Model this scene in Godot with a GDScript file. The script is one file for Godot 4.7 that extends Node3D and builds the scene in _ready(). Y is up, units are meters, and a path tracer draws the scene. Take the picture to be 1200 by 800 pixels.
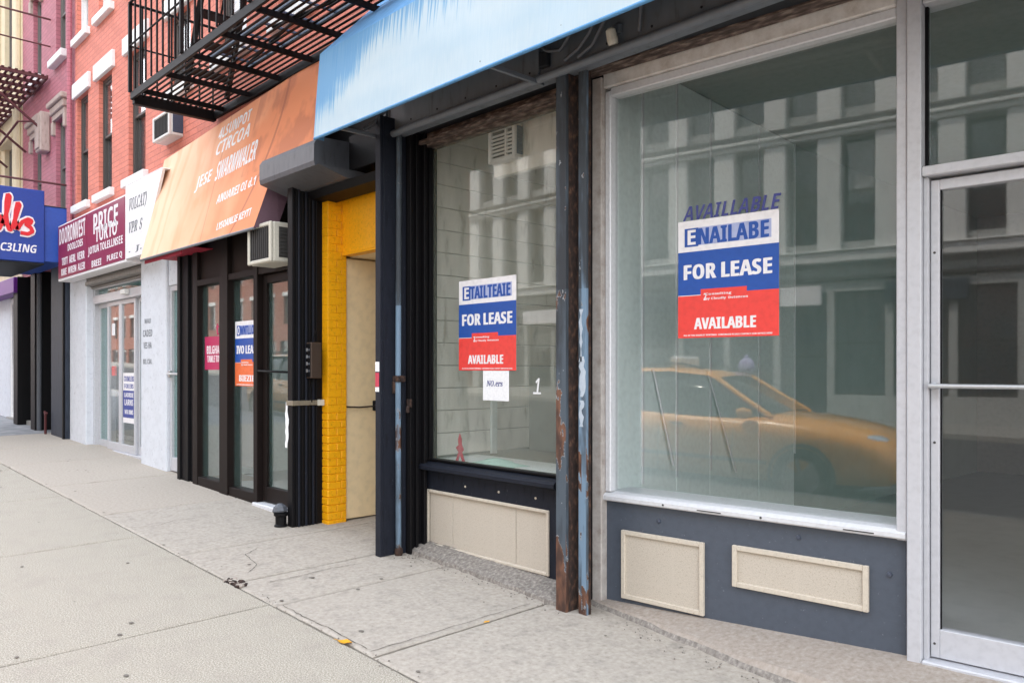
extends Node3D

const NEAR := 0.05
const BAY_AT := Vector3(-3.10, 0.0, -0.05)
var bay_turn := Transform3D(Basis(Vector3(0.9961, 0, -0.0883), Vector3.UP, Vector3(0.0883, 0, 0.9961)), BAY_AT)
var rng := RandomNumberGenerator.new()
var taken := {}
var mats := {}
var bold_font: Font
var serif_font: SystemFont

func _ready():
	rng.seed = 7
	camera_and_light()
	fonts()
	materials()
	ground()
	upper_buildings()
	opposite_side()
	near_building()
	left_bay()
	right_bay()
	yellow_entrance()
	brown_shopfront()
	white_shopfront()
	far_shopfront()
	awnings_and_signs()
	fire_escapes()
	small_things()
	taxi()
	passer_by()

func camera_and_light():
	var cam := Camera3D.new()
	cam.name = "camera"
	add_child(cam)
	cam.projection = Camera3D.PROJECTION_FRUSTUM
	cam.near = NEAR
	cam.far = 900.0
	cam.size = 2.0 * NEAR * 400.0 / 933.0
	cam.frustum_offset = Vector2(0, NEAR * 32.0 / 933.0)
	cam.position = Vector3(0, 1.38, 3.6)
	cam.rotation = Vector3(0, deg_to_rad(46.7), 0)
	cam.current = true
	var env := Environment.new()
	env.background_mode = Environment.BG_SKY
	var sky := Sky.new()
	var sm := ProceduralSkyMaterial.new()
	sm.sky_top_color = Color(0.82, 0.85, 0.90)
	sm.sky_horizon_color = Color(0.95, 0.935, 0.91)
	sm.sky_curve = 0.2
	sm.sky_energy_multiplier = 1.5
	sm.ground_horizon_color = Color(0.55, 0.54, 0.52)
	sm.ground_bottom_color = Color(0.3, 0.3, 0.3)
	sm.sun_angle_max = 20.0
	sky.sky_material = sm
	env.sky = sky
	env.tonemap_mode = Environment.TONE_MAPPER_LINEAR
	env.tonemap_exposure = 2.2
	env.sdfgi_enabled = true
	env.ssao_enabled = true
	env.ssil_enabled = true
	var we := WorldEnvironment.new()
	we.name = "world_environment"
	we.environment = env
	add_child(we)
	var sun := DirectionalLight3D.new()
	sun.name = "sun"
	add_child(sun)
	sun.light_color = Color(1.0, 0.965, 0.92)
	sun.light_energy = 1.5
	sun.light_angular_distance = 0.6
	sun.shadow_enabled = true
	sun.look_at_from_position(Vector3(-6, 20, -10), Vector3.ZERO)

func fonts():
	var sans := SystemFont.new()
	sans.font_names = PackedStringArray(["Droid Sans"])
	sans.font_weight = 700
	bold_font = sans
	serif_font = SystemFont.new()
	serif_font.font_names = PackedStringArray(["Droid Serif"])
	serif_font.font_weight = 700

# ---------------------------------------------------------------- helpers: naming
func numbered(called: String) -> String:
	if not taken.has(called):
		taken[called] = 0
		return called
	taken[called] += 1
	return "%s_%03d" % [called, taken[called]]

func tag(o: Node, label: String, category := "", group := ""):
	o.set_meta("label", label)
	if category != "":
		o.set_meta("category", category)
	if group != "":
		o.set_meta("group", group)

func thing(called: String, label: String, category: String, at := Transform3D.IDENTITY, group := "") -> Node3D:
	var o := Node3D.new()
	o.name = numbered(called)
	add_child(o)
	o.transform = at
	tag(o, label, category, group)
	return o

func structure(called: String, st: SurfaceTool, m: Material) -> MeshInstance3D:
	var o := obj(called, st, m, self)
	o.set_meta("kind", "structure")
	return o

# number parts per parent
func obj(called: String, st: SurfaceTool, m: Material, parent: Node) -> MeshInstance3D:
	st.generate_normals()
	return put(called, st.commit(), m, parent)

func put(called: String, mesh: Mesh, m: Material, parent: Node) -> MeshInstance3D:
	var o := MeshInstance3D.new()
	o.mesh = mesh
	if m:
		o.material_override = m
	if parent == self:
		o.name = numbered(called)
	else:
		var counts: Dictionary = parent.get_meta("counts") if parent.has_meta("counts") else {}
		var k: int = counts.get(called, 0)
		o.name = called if k == 0 else "%s_%03d" % [called, k]
		counts[called] = k + 1
		parent.set_meta("counts", counts)
	parent.add_child(o, true)
	return o

# ---------------------------------------------------------------- helpers: shapes
func mb(smooth := false) -> SurfaceTool:
	var st := SurfaceTool.new()
	st.begin(Mesh.PRIMITIVE_TRIANGLES)
	st.set_smooth_group(0 if smooth else -1)
	return st

# a triangle whose outside sees a, b, c counter-clockwise
func tri(st: SurfaceTool, a: Vector3, b: Vector3, c: Vector3):
	st.add_vertex(a)
	st.add_vertex(c)
	st.add_vertex(b)

func quad(st: SurfaceTool, a: Vector3, b: Vector3, c: Vector3, d: Vector3):
	tri(st, a, b, c)
	tri(st, a, c, d)

# the same, turned away from a point inside
func out_quad(st: SurfaceTool, p: Array, inside: Vector3):
	var n: Vector3 = (p[1] - p[0]).cross(p[2] - p[0])
	var mid: Vector3 = (p[0] + p[2]) * 0.5
	if n.dot(mid - inside) >= 0.0:
		quad(st, p[0], p[1], p[2], p[3])
	else:
		quad(st, p[3], p[2], p[1], p[0])

func out_tri(st: SurfaceTool, p: Array, inside: Vector3):
	var n: Vector3 = (p[1] - p[0]).cross(p[2] - p[0])
	if n.dot((p[0] + p[1] + p[2]) / 3.0 - inside) >= 0.0:
		tri(st, p[0], p[1], p[2])
	else:
		tri(st, p[2], p[1], p[0])

func box(st: SurfaceTool, lo: Vector3, hi: Vector3, bev := 0.0, xf := Transform3D.IDENTITY):
	var a := Vector3(minf(lo.x, hi.x), minf(lo.y, hi.y), minf(lo.z, hi.z))
	var b := Vector3(maxf(lo.x, hi.x), maxf(lo.y, hi.y), maxf(lo.z, hi.z))
	var c := (a + b) * 0.5
	var h := (b - a) * 0.5
	var e := minf(bev, 0.45 * minf(h.x, minf(h.y, h.z)) * 2.0)
	var inside := xf * c
	for ax in 3:
		var u := (ax + 1) % 3
		var v := (ax + 2) % 3
		for s in [-1.0, 1.0]:
			var q := []
			for k in [[-1, -1], [1, -1], [1, 1], [-1, 1]]:
				var p := Vector3.ZERO
				p[ax] = s * h[ax]
				p[u] = k[0] * (h[u] - e)
				p[v] = k[1] * (h[v] - e)
				q.append(xf * (c + p))
			out_quad(st, q, inside)
		if e > 0.0:
			for s in [-1.0, 1.0]:
				for t in [-1.0, 1.0]:
					var q := []
					for k in [[-1, 0], [1, 0], [1, 1], [-1, 1]]:
						var p := Vector3.ZERO
						p[ax] = k[0] * (h[ax] - e)
						p[u] = s * (h[u] - (e if k[1] == 0 else 0.0))
						p[v] = t * (h[v] - (0.0 if k[1] == 0 else e))
						q.append(xf * (c + p))
					out_quad(st, q, inside)
	if e > 0.0:
		for sx in [-1.0, 1.0]:
			for sy in [-1.0, 1.0]:
				for sz in [-1.0, 1.0]:
					out_tri(st, [xf * (c + Vector3(sx * h.x, sy * (h.y - e), sz * (h.z - e))), xf * (c + Vector3(sx * (h.x - e), sy * h.y, sz * (h.z - e))), xf * (c + Vector3(sx * (h.x - e), sy * (h.y - e), sz * h.z))], inside)

func boxed(called: String, lo: Vector3, hi: Vector3, bev: float, m: Material, parent: Node) -> MeshInstance3D:
	var st := mb()
	box(st, lo, hi, bev)
	return obj(called, st, m, parent)

# a polygon in local x, y pulled along local z from 0 to depth
func prism(st: SurfaceTool, poly: PackedVector2Array, depth: float, xf := Transform3D.IDENTITY):
	var p := poly.duplicate()
	if Geometry2D.is_polygon_clockwise(p):
		p.reverse()
	var t := Geometry2D.triangulate_polygon(p)
	for i in range(0, t.size(), 3):
		var a := p[t[i]]
		var b := p[t[i + 1]]
		var c := p[t[i + 2]]
		if (b - a).cross(c - a) < 0.0:
			var k := b
			b = c
			c = k
		tri(st, xf * Vector3(a.x, a.y, depth), xf * Vector3(b.x, b.y, depth), xf * Vector3(c.x, c.y, depth))
		tri(st, xf * Vector3(c.x, c.y, 0), xf * Vector3(b.x, b.y, 0), xf * Vector3(a.x, a.y, 0))
	for i in p.size():
		var a := p[i]
		var b := p[(i + 1) % p.size()]
		quad(st, xf * Vector3(a.x, a.y, 0), xf * Vector3(b.x, b.y, 0), xf * Vector3(b.x, b.y, depth), xf * Vector3(a.x, a.y, depth))

# a profile of (z, y) pairs pulled along x
func along_x(st: SurfaceTool, profile: Array, x0: float, x1: float):
	var p := PackedVector2Array()
	for q in profile:
		p.append(Vector2(-q[0], q[1]))
	prism(st, p, x1 - x0, Transform3D(Basis(Vector3(0, 0, -1), Vector3.UP, Vector3(1, 0, 0)), Vector3(x0, 0, 0)))

func tube(st: SurfaceTool, pts: Array, r, n := 8, flat := 1.0):
	var rings := []
	var side := Vector3.ZERO
	for i in pts.size():
		var d: Vector3 = ((pts[mini(i + 1, pts.size() - 1)] as Vector3) - (pts[maxi(i - 1, 0)] as Vector3)).normalized()
		if side == Vector3.ZERO:
			side = d.cross(Vector3.UP if absf(d.y) < 0.9 else Vector3.RIGHT).normalized()
		else:
			side = (side - d * side.dot(d)).normalized()
		var other := d.cross(side)
		var rad: float = r[i] if r is Array else r
		var ring := []
		for k in n:
			var a := TAU * k / n
			ring.append((pts[i] as Vector3) + (side * cos(a) * flat + other * sin(a)) * rad)
		rings.append(ring)
	for i in rings.size() - 1:
		for k in n:
			var l := (k + 1) % n
			quad(st, rings[i][k], rings[i][l], rings[i + 1][l], rings[i + 1][k])
	st.set_smooth_group(-1)
	for k in range(1, n - 1):
		tri(st, rings[0][0], rings[0][k + 1], rings[0][k])
		tri(st, rings[-1][0], rings[-1][k], rings[-1][k + 1])
	st.set_smooth_group(0)

# radius, height pairs turned round y at a point; axis turned by a basis
func lathe(st: SurfaceTool, prof: Array, n: int, xf: Transform3D):
	for i in prof.size() - 1:
		for k in n:
			var a := TAU * k / n
			var b := TAU * (k + 1) / n
			var p0 := Vector3(prof[i][0] * cos(a), prof[i][1], -prof[i][0] * sin(a))
			var p1 := Vector3(prof[i][0] * cos(b), prof[i][1], -prof[i][0] * sin(b))
			var q0 := Vector3(prof[i + 1][0] * cos(a), prof[i + 1][1], -prof[i + 1][0] * sin(a))
			var q1 := Vector3(prof[i + 1][0] * cos(b), prof[i + 1][1], -prof[i + 1][0] * sin(b))
			if prof[i][0] > 1e-5:
				tri(st, xf * p0, xf * p1, xf * q1)
			if prof[i + 1][0] > 1e-5:
				tri(st, xf * p0, xf * q1, xf * q0)

func frame(st: SurfaceTool, x0: float, x1: float, y0: float, y1: float, z0: float, z1: float, w: float, bev := 0.003, bottom := -1.0, top := -1.0):
	var wb := w if bottom < 0.0 else bottom
	var wt := w if top < 0.0 else top
	box(st, Vector3(x0, y0, z0), Vector3(x0 + w, y1, z1), bev)
	box(st, Vector3(x1 - w, y0, z0), Vector3(x1, y1, z1), bev)
	box(st, Vector3(x0 + w, y0, z0), Vector3(x1 - w, y0 + wb, z1 - 0.001), bev)
	box(st, Vector3(x0 + w, y1 - wt, z0), Vector3(x1 - w, y1, z1 - 0.001), bev)

# a wall in the plane of x and y with rectangular holes [x0, x1, y0, y1]
func holed(st: SurfaceTool, x0: float, x1: float, y0: float, y1: float, z0: float, z1: float, holes: Array):
	var xs := [x0, x1]
	for h in holes:
		xs.append(clampf(h[0], x0, x1))
		xs.append(clampf(h[1], x0, x1))
	xs.sort()
	for i in xs.size() - 1:
		if xs[i + 1] - xs[i] < 1e-4:
			continue
		var mid: float = (xs[i] + xs[i + 1]) / 2
		var cuts := []
		for h in holes:
			if h[0] < mid and mid < h[1]:
				cuts.append([h[2], h[3]])
		cuts.sort_custom(func(a, b): return a[0] < b[0])
		var y := y0
		for c in cuts:
			if c[0] > y + 1e-4:
				box(st, Vector3(xs[i], y, z0), Vector3(xs[i + 1], c[0], z1))
			y = maxf(y, c[1])
		if y1 > y + 1e-4:
			box(st, Vector3(xs[i], y, z0), Vector3(xs[i + 1], y1, z1))

# lettering fitted into a width and a height round a centre, facing local +z of the given transform
func lettering(called: String, words: String, xf: Transform3D, w: float, h: float, m: Material, parent: Node, font: Font = null, lean := 0.0, depth := 0.0016) -> MeshInstance3D:
	var t := TextMesh.new()
	t.text = words
	t.font = font if font else bold_font
	t.font_size = 32
	t.pixel_size = 0.01
	t.curve_step = 3.0
	t.depth = 0.05
	var b := t.get_aabb()
	var o := MeshInstance3D.new()
	o.mesh = t
	o.material_override = m
	var counts: Dictionary = parent.get_meta("counts") if parent.has_meta("counts") else {}
	var k: int = counts.get(called, 0)
	o.name = called if k == 0 else "%s_%03d" % [called, k]
	counts[called] = k + 1
	parent.set_meta("counts", counts)
	var sx := w / maxf(b.size.x, 1e-4)
	var sy := h / maxf(b.size.y, 1e-4)
	var sz := depth / 0.05
	var fit := Transform3D(Basis(Vector3(sx, 0, 0), Vector3(lean * sy, sy, 0), Vector3(0, 0, sz)), Vector3.ZERO)
	var c := b.get_center()
	o.transform = xf * fit * Transform3D(Basis.IDENTITY, -c)
	parent.add_child(o, true)
	return o

# bold lettering thickened by two offset copies
func heavy(called: String, words: String, xf: Transform3D, w: float, h: float, m: Material, parent: Node):
	lettering(called, words, xf * at(-w * 0.006, 0, 0), w * 0.985, h, m, parent)
	lettering(called, words, xf * at(w * 0.006, h * 0.012, 0.00025), w * 0.985, h, m, parent)

func at(x: float, y: float, z: float) -> Transform3D:
	return Transform3D(Basis.IDENTITY, Vector3(x, y, z))

# the pavement rises along the street away from the camera and drains to the kerb
func gy(x: float, z: float) -> float:
	return -0.10 - 0.028 * x - 0.015 * z

# ---------------------------------------------------------------- materials
func lin_ramp(stops: Array) -> Gradient:
	var g := Gradient.new()
	var offs := PackedFloat32Array()
	var cols := PackedColorArray()
	for s in stops:
		offs.append(s[0])
		cols.append(s[1])
	g.offsets = offs
	g.colors = cols
	return g

func noise(s: int, freq: float, octaves := 4, kind := FastNoiseLite.TYPE_SIMPLEX_SMOOTH) -> FastNoiseLite:
	var n := FastNoiseLite.new()
	n.fractal_gain = 0.5 if octaves < 7 else 0.72
	n.seed = s
	n.noise_type = kind
	n.frequency = freq
	n.fractal_octaves = octaves
	return n

func noise_map(s: int, freq: float, stops: Array, size := 512, octaves := 4, kind := FastNoiseLite.TYPE_SIMPLEX_SMOOTH) -> NoiseTexture2D:
	var t := NoiseTexture2D.new()
	t.width = size
	t.height = size
	t.seamless = true
	t.noise = noise(s, freq, octaves, kind)
	t.color_ramp = lin_ramp(stops)
	return t

func plain(called: String, c: Color, rough := 0.6, metal := 0.0) -> StandardMaterial3D:
	var m := StandardMaterial3D.new()
	m.resource_name = called
	m.albedo_color = c
	m.roughness = rough
	m.metallic = metal
	mats[called] = m
	return m

# a tint times a grey grain in world metres, with relief; "tile" metres per repeat
var grains := {}
func worn(called: String, c: Color, rough := 0.7, grain := "fine", tile := 0.6, relief := 0.05, metal := 0.0) -> StandardMaterial3D:
	var m := plain(called, c, rough, metal)
	m.albedo_texture = grains[grain]
	m.uv1_triplanar = true
	m.uv1_world_triplanar = true
	m.uv1_scale = Vector3.ONE / tile
	if grain == "streak":
		m.uv1_scale = Vector3(1.0 / tile, 0.28 / tile, 1.0 / tile)
	if relief > 0.0:
		m.heightmap_enabled = true
		m.heightmap_texture = grains["bump"]
		m.heightmap_scale = relief * 0.22
	return m

func patched(called: String, ramp: Texture2D, rough: float, tile: float, relief := 0.1, metal := 0.0) -> StandardMaterial3D:
	var m := plain(called, Color.WHITE, rough, metal)
	m.albedo_texture = ramp
	m.uv1_triplanar = true
	m.uv1_world_triplanar = true
	m.uv1_scale = Vector3.ONE / tile
	if relief > 0.0:
		m.heightmap_enabled = true
		m.heightmap_texture = grains["bump"]
		m.heightmap_scale = relief * 0.3
	return m

func over(m: StandardMaterial3D, tex: Texture2D, mask: Texture2D, tile: float):
	m.detail_enabled = true
	m.detail_albedo = tex
	m.detail_mask = mask
	m.detail_blend_mode = BaseMaterial3D.BLEND_MODE_MIX
	m.detail_uv_layer = BaseMaterial3D.DETAIL_UV_2
	m.uv2_triplanar = true
	m.uv2_world_triplanar = true
	m.uv2_scale = Vector3.ONE / tile

func flat_map(c: Color) -> ImageTexture:
	var im := Image.create(4, 4, false, Image.FORMAT_RGB8)
	im.fill(c)
	return ImageTexture.create_from_image(im)

func glass(called: String, tint: Color, alpha: float, rough := 0.02) -> StandardMaterial3D:
	var m := plain(called, Color(tint.r, tint.g, tint.b, alpha), rough)
	m.transparency = BaseMaterial3D.TRANSPARENCY_ALPHA
	return m

func g3(a: float, b: float, c: float) -> Array:
	return [[0.0, Color(a, a, a)], [0.5, Color(b, b, b)], [1.0, Color(c, c, c)]]

func bricks_image(relief: bool) -> ImageTexture:
	# 8 courses of 4 stretchers, running bond; metres 0.88 x 0.56
	var w := 512
	var h := 328
	var im := Image.create(w, h, false, Image.FORMAT_RGB8)
	var n := noise(31, 0.03, 4)
	var r2 := RandomNumberGenerator.new()
	r2.seed = 5
	var tones := []
	for i in 64:
		tones.append(r2.randf_range(0.93, 1.0))
	for y in h:
		var course := int(y / 41.0)
		var fy := fmod(y, 41.0)
		for x in w:
			var sx := fmod(x + (64.0 if course % 2 else 0.0), 512.0)
			var fx := fmod(sx, 128.0)
			var k := n.get_noise_2d(x * 1.5, y * 1.5)
			var joint := fy < 6.0 + k * 3.0 or fx < 6.0 + k * 3.0
			var v := 0.0
			if relief:
				v = 0.25 if joint else 0.8 + 0.15 * k
			else:
				var t: float = tones[(course * 4 + int(sx / 128.0)) % 64]
				v = (0.87 + 0.08 * k) if joint else clampf(t + 0.06 * k, 0, 1)
			im.set_pixel(x, y, Color(v, v, v))
	return ImageTexture.create_from_image(im)

func brick_wall(called: String, c: Color, rough := 0.75) -> StandardMaterial3D:
	var m := plain(called, c, rough)
	m.albedo_texture = mats["brick_tone"]
	m.uv1_triplanar = true
	m.uv1_world_triplanar = true
	m.uv1_scale = Vector3(1.0 / 0.88, 1.0 / 0.56, 1.0 / 0.88)
	m.heightmap_enabled = true
	m.heightmap_texture = mats["brick_relief"]
	m.heightmap_scale = 0.8
	return m

func blue_canvas_image() -> ImageTexture:
	var w := 1400
	var h := 160
	var im := Image.create(w, h, false, Image.FORMAT_RGB8)
	var n := noise(3, 0.012, 4)
	var s := noise(9, 0.09, 2)
	var pale := Color("b6c4ca")
	var mid := Color("a5bac6")
	var deep := Color("5a8fba")
	for x in w:
		var m := x / 1400.0 * 8.2
		var streak := s.get_noise_2d(x * 3.0, 0.0) * 0.16 + s.get_noise_2d(x * 9.0, 40.0) * 0.08
		for y in h:
			var up := (1.0 - y / 160.0) * 0.63
			# the unfaded corner: its edge climbs from the lower left, frayed in streaks
			var e := up - (0.02 + m * 0.62) + streak * 0.8 + n.get_noise_2d(x, y) * 0.08
			var c := pale.lerp(mid, clampf(0.4 + n.get_noise_2d(x * 0.35, y * 0.7) * 0.7 + s.get_noise_2d(x * 5.0, y * 0.2) * 0.35, 0, 1))
			if e > 0.0:
				c = c.lerp(deep, clampf(e * 6.0, 0.0, 0.85))
			var top := up - 0.50 + streak * 1.3 - maxf(0.0, m - 1.6) * 0.25
			if top > 0.0 and m < 2.6:
				c = c.lerp(deep, clampf(top * 6.0, 0, 0.8))
			im.set_pixel(x, y, c)
	return ImageTexture.create_from_image(im)

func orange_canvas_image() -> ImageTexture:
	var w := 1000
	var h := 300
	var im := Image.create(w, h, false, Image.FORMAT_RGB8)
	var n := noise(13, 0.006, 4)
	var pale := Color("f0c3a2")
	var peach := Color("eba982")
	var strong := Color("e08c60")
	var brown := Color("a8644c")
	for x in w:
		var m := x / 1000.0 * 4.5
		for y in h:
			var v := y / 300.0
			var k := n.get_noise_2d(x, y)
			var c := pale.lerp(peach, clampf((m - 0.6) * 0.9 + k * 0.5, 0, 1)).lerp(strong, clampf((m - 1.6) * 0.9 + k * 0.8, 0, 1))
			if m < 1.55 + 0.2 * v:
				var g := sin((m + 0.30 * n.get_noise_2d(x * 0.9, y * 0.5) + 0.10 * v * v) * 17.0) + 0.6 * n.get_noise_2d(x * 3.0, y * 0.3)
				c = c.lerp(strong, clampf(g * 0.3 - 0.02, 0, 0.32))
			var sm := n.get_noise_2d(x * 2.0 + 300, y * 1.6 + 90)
			if m > 2.4 and v < 0.62:  # brown smudges: the fire escape's soft shadow painted into the canvas
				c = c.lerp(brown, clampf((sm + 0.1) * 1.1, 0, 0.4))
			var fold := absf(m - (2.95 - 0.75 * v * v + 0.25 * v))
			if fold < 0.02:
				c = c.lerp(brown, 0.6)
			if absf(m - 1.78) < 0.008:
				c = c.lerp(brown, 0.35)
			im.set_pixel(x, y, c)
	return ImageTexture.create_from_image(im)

# paint that flakes off to rust at the heights where the posts show it; v runs up 3.3 m
func post_paint(called: String, s: int, share: Array, dull: Color, fresh: Color):
	var w := 96
	var h := 1056
	var im := Image.create(w, h, false, Image.FORMAT_RGB8)
	var big := noise(s, 0.012, 5)
	var fine := noise(s + 1, 0.06, 4)
	var c0 := Color("3f2a21")
	var c1 := Color("6e4a37")
	for y in h:
		var up := y / 320.0
		var want := 0.3
		for k in share.size() - 1:
			if up >= share[k][0] and up <= share[k + 1][0]:
				want = lerpf(share[k][1], share[k + 1][1], (up - share[k][0]) / (share[k + 1][0] - share[k][0]))
		for x in w:
			var n := big.get_noise_2d(x * 1.6, y * 0.55) * 0.9 + fine.get_noise_2d(x, y * 0.6) * 0.25
			var g := fine.get_noise_2d(x * 0.7 + 300, y * 0.3)
			var m := (want - 0.5) * 1.25 + n
			var paint := dull.lerp(fresh, clampf(0.45 + big.get_noise_2d(x * 2.0 + 500, y * 0.25) * 1.5 + g * 0.4 + (0.35 if up < 1.9 else -0.35), 0, 1))
			var c := paint
			if m > 0.0:
				c = c0.lerp(c1, clampf(0.5 + g * 1.3, 0, 1))
			elif m > -0.035:
				c = Color("8b8f92")
			im.set_pixel(x, h - 1 - y, c)
	var m2 := plain(called, Color.WHITE, 0.72)
	m2.albedo_texture = ImageTexture.create_from_image(im)
	m2.uv1_triplanar = true
	m2.uv1_world_triplanar = true
	m2.uv1_scale = Vector3(3.3, 1.0 / 3.4, 3.3)
	m2.uv1_offset = Vector3(0, 0.12 / 3.4, 0)
	m2.heightmap_enabled = true
	m2.heightmap_texture = grains["bump"]
	m2.heightmap_scale = 0.05

func materials():
	grains["fine"] = noise_map(1, 0.03, g3(0.93, 0.98, 1.0), 512, 6)
	grains["blotch"] = noise_map(2, 0.012, g3(0.93, 0.98, 1.0), 512, 7)
	grains["bump"] = noise_map(4, 0.09, g3(0.2, 0.5, 0.8), 512, 4)
	grains["grit"] = noise_map(5, 0.16, g3(0.70, 0.93, 1.0), 512, 3)
	grains["streak"] = noise_map(6, 0.02, [[0.0, Color(0.74, 0.73, 0.71)], [0.3, Color(0.93, 0.93, 0.93)], [1.0, Color(1, 1, 1)]], 512, 5)
	mats["brick_tone"] = bricks_image(false)
	mats["brick_relief"] = bricks_image(true)
	# paving
	var m := patched("aggregate_concrete", noise_map(21, 0.16, [[0.0, Color("5c554a")], [0.36, Color("90897b")], [0.6, Color("a8a092")], [1.0, Color("d6cfc1")]], 1024, 4), 0.88, 1.6, 0.35)
	over(m, flat_map(Color("8f867c")), noise_map(22, 0.009, [[0.0, Color(0, 0, 0)], [0.45, Color(0.0, 0.0, 0.0)], [0.7, Color(0.22, 0.22, 0.22)], [1.0, Color(0.55, 0.55, 0.55)]], 512, 7), 3.3)
	m.heightmap_texture = noise_map(23, 0.16, g3(0.1, 0.5, 0.9), 1024, 3)
	m = patched("smooth_concrete", noise_map(24, 0.06, [[0.0, Color("81786c")], [0.35, Color("9f968a")], [0.6, Color("a79e92")], [1.0, Color("b8afa2")]], 1024, 7), 0.85, 2.9, 0.12)
	over(m, flat_map(Color("6f6a63")), noise_map(25, 0.03, [[0.0, Color(0, 0, 0)], [0.48, Color(0.0, 0.0, 0.0)], [0.66, Color(0.14, 0.14, 0.14)], [0.85, Color(0.4, 0.4, 0.4)], [1.0, Color(0.5, 0.5, 0.5)]], 512, 7), 2.3)
	m = patched("warm_concrete", noise_map(26, 0.07, [[0.0, Color("857b6f")], [0.35, Color("a0968a")], [0.6, Color("a79d90")], [1.0, Color("b6ac9f")]], 1024, 7), 0.88, 2.6, 0.15)
	m = patched("ledge_concrete", noise_map(27, 0.04, [[0.0, Color("7b6e62")], [0.35, Color("968a7e")], [0.6, Color("a0958a")], [1.0, Color("b4aba0")]], 1024, 7), 0.9, 1.7, 0.2)
	m = patched("dirty_kerb_concrete", noise_map(28, 0.05, [[0.0, Color("4d4842")], [0.35, Color("736c65")], [0.6, Color("8c857d")], [0.8, Color("a8a198")], [1.0, Color("bdb6ad")]], 512, 7), 0.95, 0.9, 0.5)
	worn("joint_dirt", Color("484239"), 0.95, "grit", 0.4, 0.6)
	worn("asphalt", Color("46464a"), 0.9, "grit", 0.7, 0.5)
	worn("kerb_stone", Color("8f8d88"), 0.85, "fine", 0.8, 0.2)
	m = patched("slate_paving", noise_map(29, 0.014, [[0.0, Color("6d6e72")], [0.4, Color("7d7e81")], [0.65, Color("88888a")], [1.0, Color("9a9998")]], 512, 6), 0.8, 2.2, 0.15)
	# walls
	brick_wall("salmon_brick", Color("dc826e"))
	brick_wall("pink_brick", Color("b86f7a"))
	brick_wall("brown_brick", Color("9a6250"))
	brick_wall("yellow_brick", Color("e5a512"))
	worn("cream_stucco", Color("dfcfae"), 0.8, "blotch", 1.8, 0.2)
	worn("limestone", Color("d6d6d2"), 0.8, "blotch", 2.2, 0.2)
	worn("limestone_dark", Color("a2a3a0"), 0.8, "blotch", 2.2, 0.2)
	worn("white_trim", Color("e9e8e6"), 0.6, "fine", 0.8, 0.1)
	worn("aged_trim", Color("bba79c"), 0.7, "streak", 0.5, 0.2)
	worn("dark_sash", Color("4a4744"), 0.5, "fine", 0.5, 0.05)
	worn("grey_sash", Color("6b6763"), 0.5, "fine", 0.5, 0.05)
	worn("blind_cloth", Color("a9a8a4"), 0.8, "fine", 0.5, 0.05)
	worn("room_dark", Color("85827c"), 0.9, "fine", 1.0, 0.0)
	worn("room_ceiling", Color("8d8d88"), 0.9, "fine", 1.0, 0.0)
	worn("room_wall", Color("8f958e"), 0.85, "blotch", 2.5, 0.1)
	worn("room_floor", Color("b9bbb7"), 0.55, "blotch", 1.7, 0.1)
	worn("pale_reveal", Color("dfe9e5"), 0.6, "fine", 0.8, 0.05)
	worn("shiplap", Color("ece9de"), 0.6, "streak", 1.3, 0.06)
	# near building paints
	worn("navy_paint", Color("23262f"), 0.42, "streak", 0.45, 0.16)
	worn("navy_light", Color("474d5b"), 0.45, "streak", 0.6, 0.16)
	worn("black_paint", Color("121113"), 0.45, "fine", 0.4, 0.12)
	worn("brown_black", Color("1c1513"), 0.4, "fine", 0.5, 0.08)
	worn("bulkhead_paint", Color("4b525d"), 0.5, "fine", 0.9, 0.25)
	worn("fascia_paint", Color("6c7279"), 0.5, "streak", 0.9, 0.12)
	worn("fascia_dark", Color("2c2e32"), 0.55, "streak", 0.9, 0.15)
	worn("cream_panel", Color("cec3b3"), 0.8, "grit", 0.35, 0.3)
	worn("cream_moulding", Color("cabfae"), 0.7, "fine", 0.5, 0.2)
	m = worn("aluminium", Color("c3c3c7"), 0.4, "fine", 0.7, 0.03, 0.12)
	patched("aged_white_timber", noise_map(46, 0.012, [[0.0, Color("a39a90")], [0.3, Color("c2bcb5")], [0.6, Color("d0ccc7")], [1.0, Color("dedbd7")]], 512, 7), 0.8, 1.0, 0.25)
	worn("white_aluminium", Color("d6d6d8"), 0.45, "fine", 0.5, 0.08, 0.1)
	worn("steel_bar", Color("c9cacc"), 0.28, "fine", 0.4, 0.02, 0.8)
	patched("weathered_timber", noise_map(41, 0.012, [[0.0, Color("857a70")], [0.3, Color("9f9790")], [0.6, Color("aca59f")], [1.0, Color("beb9b3")]], 512, 7), 0.85, 1.0, 0.3)
	post_paint("rust_paint", 61, [[0.0, 0.85], [0.4, 0.62], [0.55, 0.28], [0.95, 0.36], [1.3, 0.5], [1.5, 0.2], [3.3, 0.12]], Color("2b2f34"), Color("465059"))
	patched("rust", noise_map(43, 0.04, [[0.0, Color("1b1311")], [0.4, Color("2c1f1a")], [0.6, Color("3a2820")], [0.8, Color("51382b")], [1.0, Color("6b5242")]], 512, 6), 0.9, 0.5, 0.9)
	patched("rusty_lintel", noise_map(44, 0.02, [[0.0, Color("2a211e")], [0.4, Color("493b34")], [0.6, Color("5f5049")], [0.8, Color("7c6d62")], [1.0, Color("8d8279")]], 512, 6), 0.9, 0.5, 0.8)
	post_paint("blue_flake", 62, [[0.0, 0.55], [0.3, 0.3], [0.7, 0.12], [0.78, 0.5], [0.95, 0.4], [1.1, 0.15], [3.3, 0.1]], Color("343a40"), Color("6d8498"))
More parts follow.
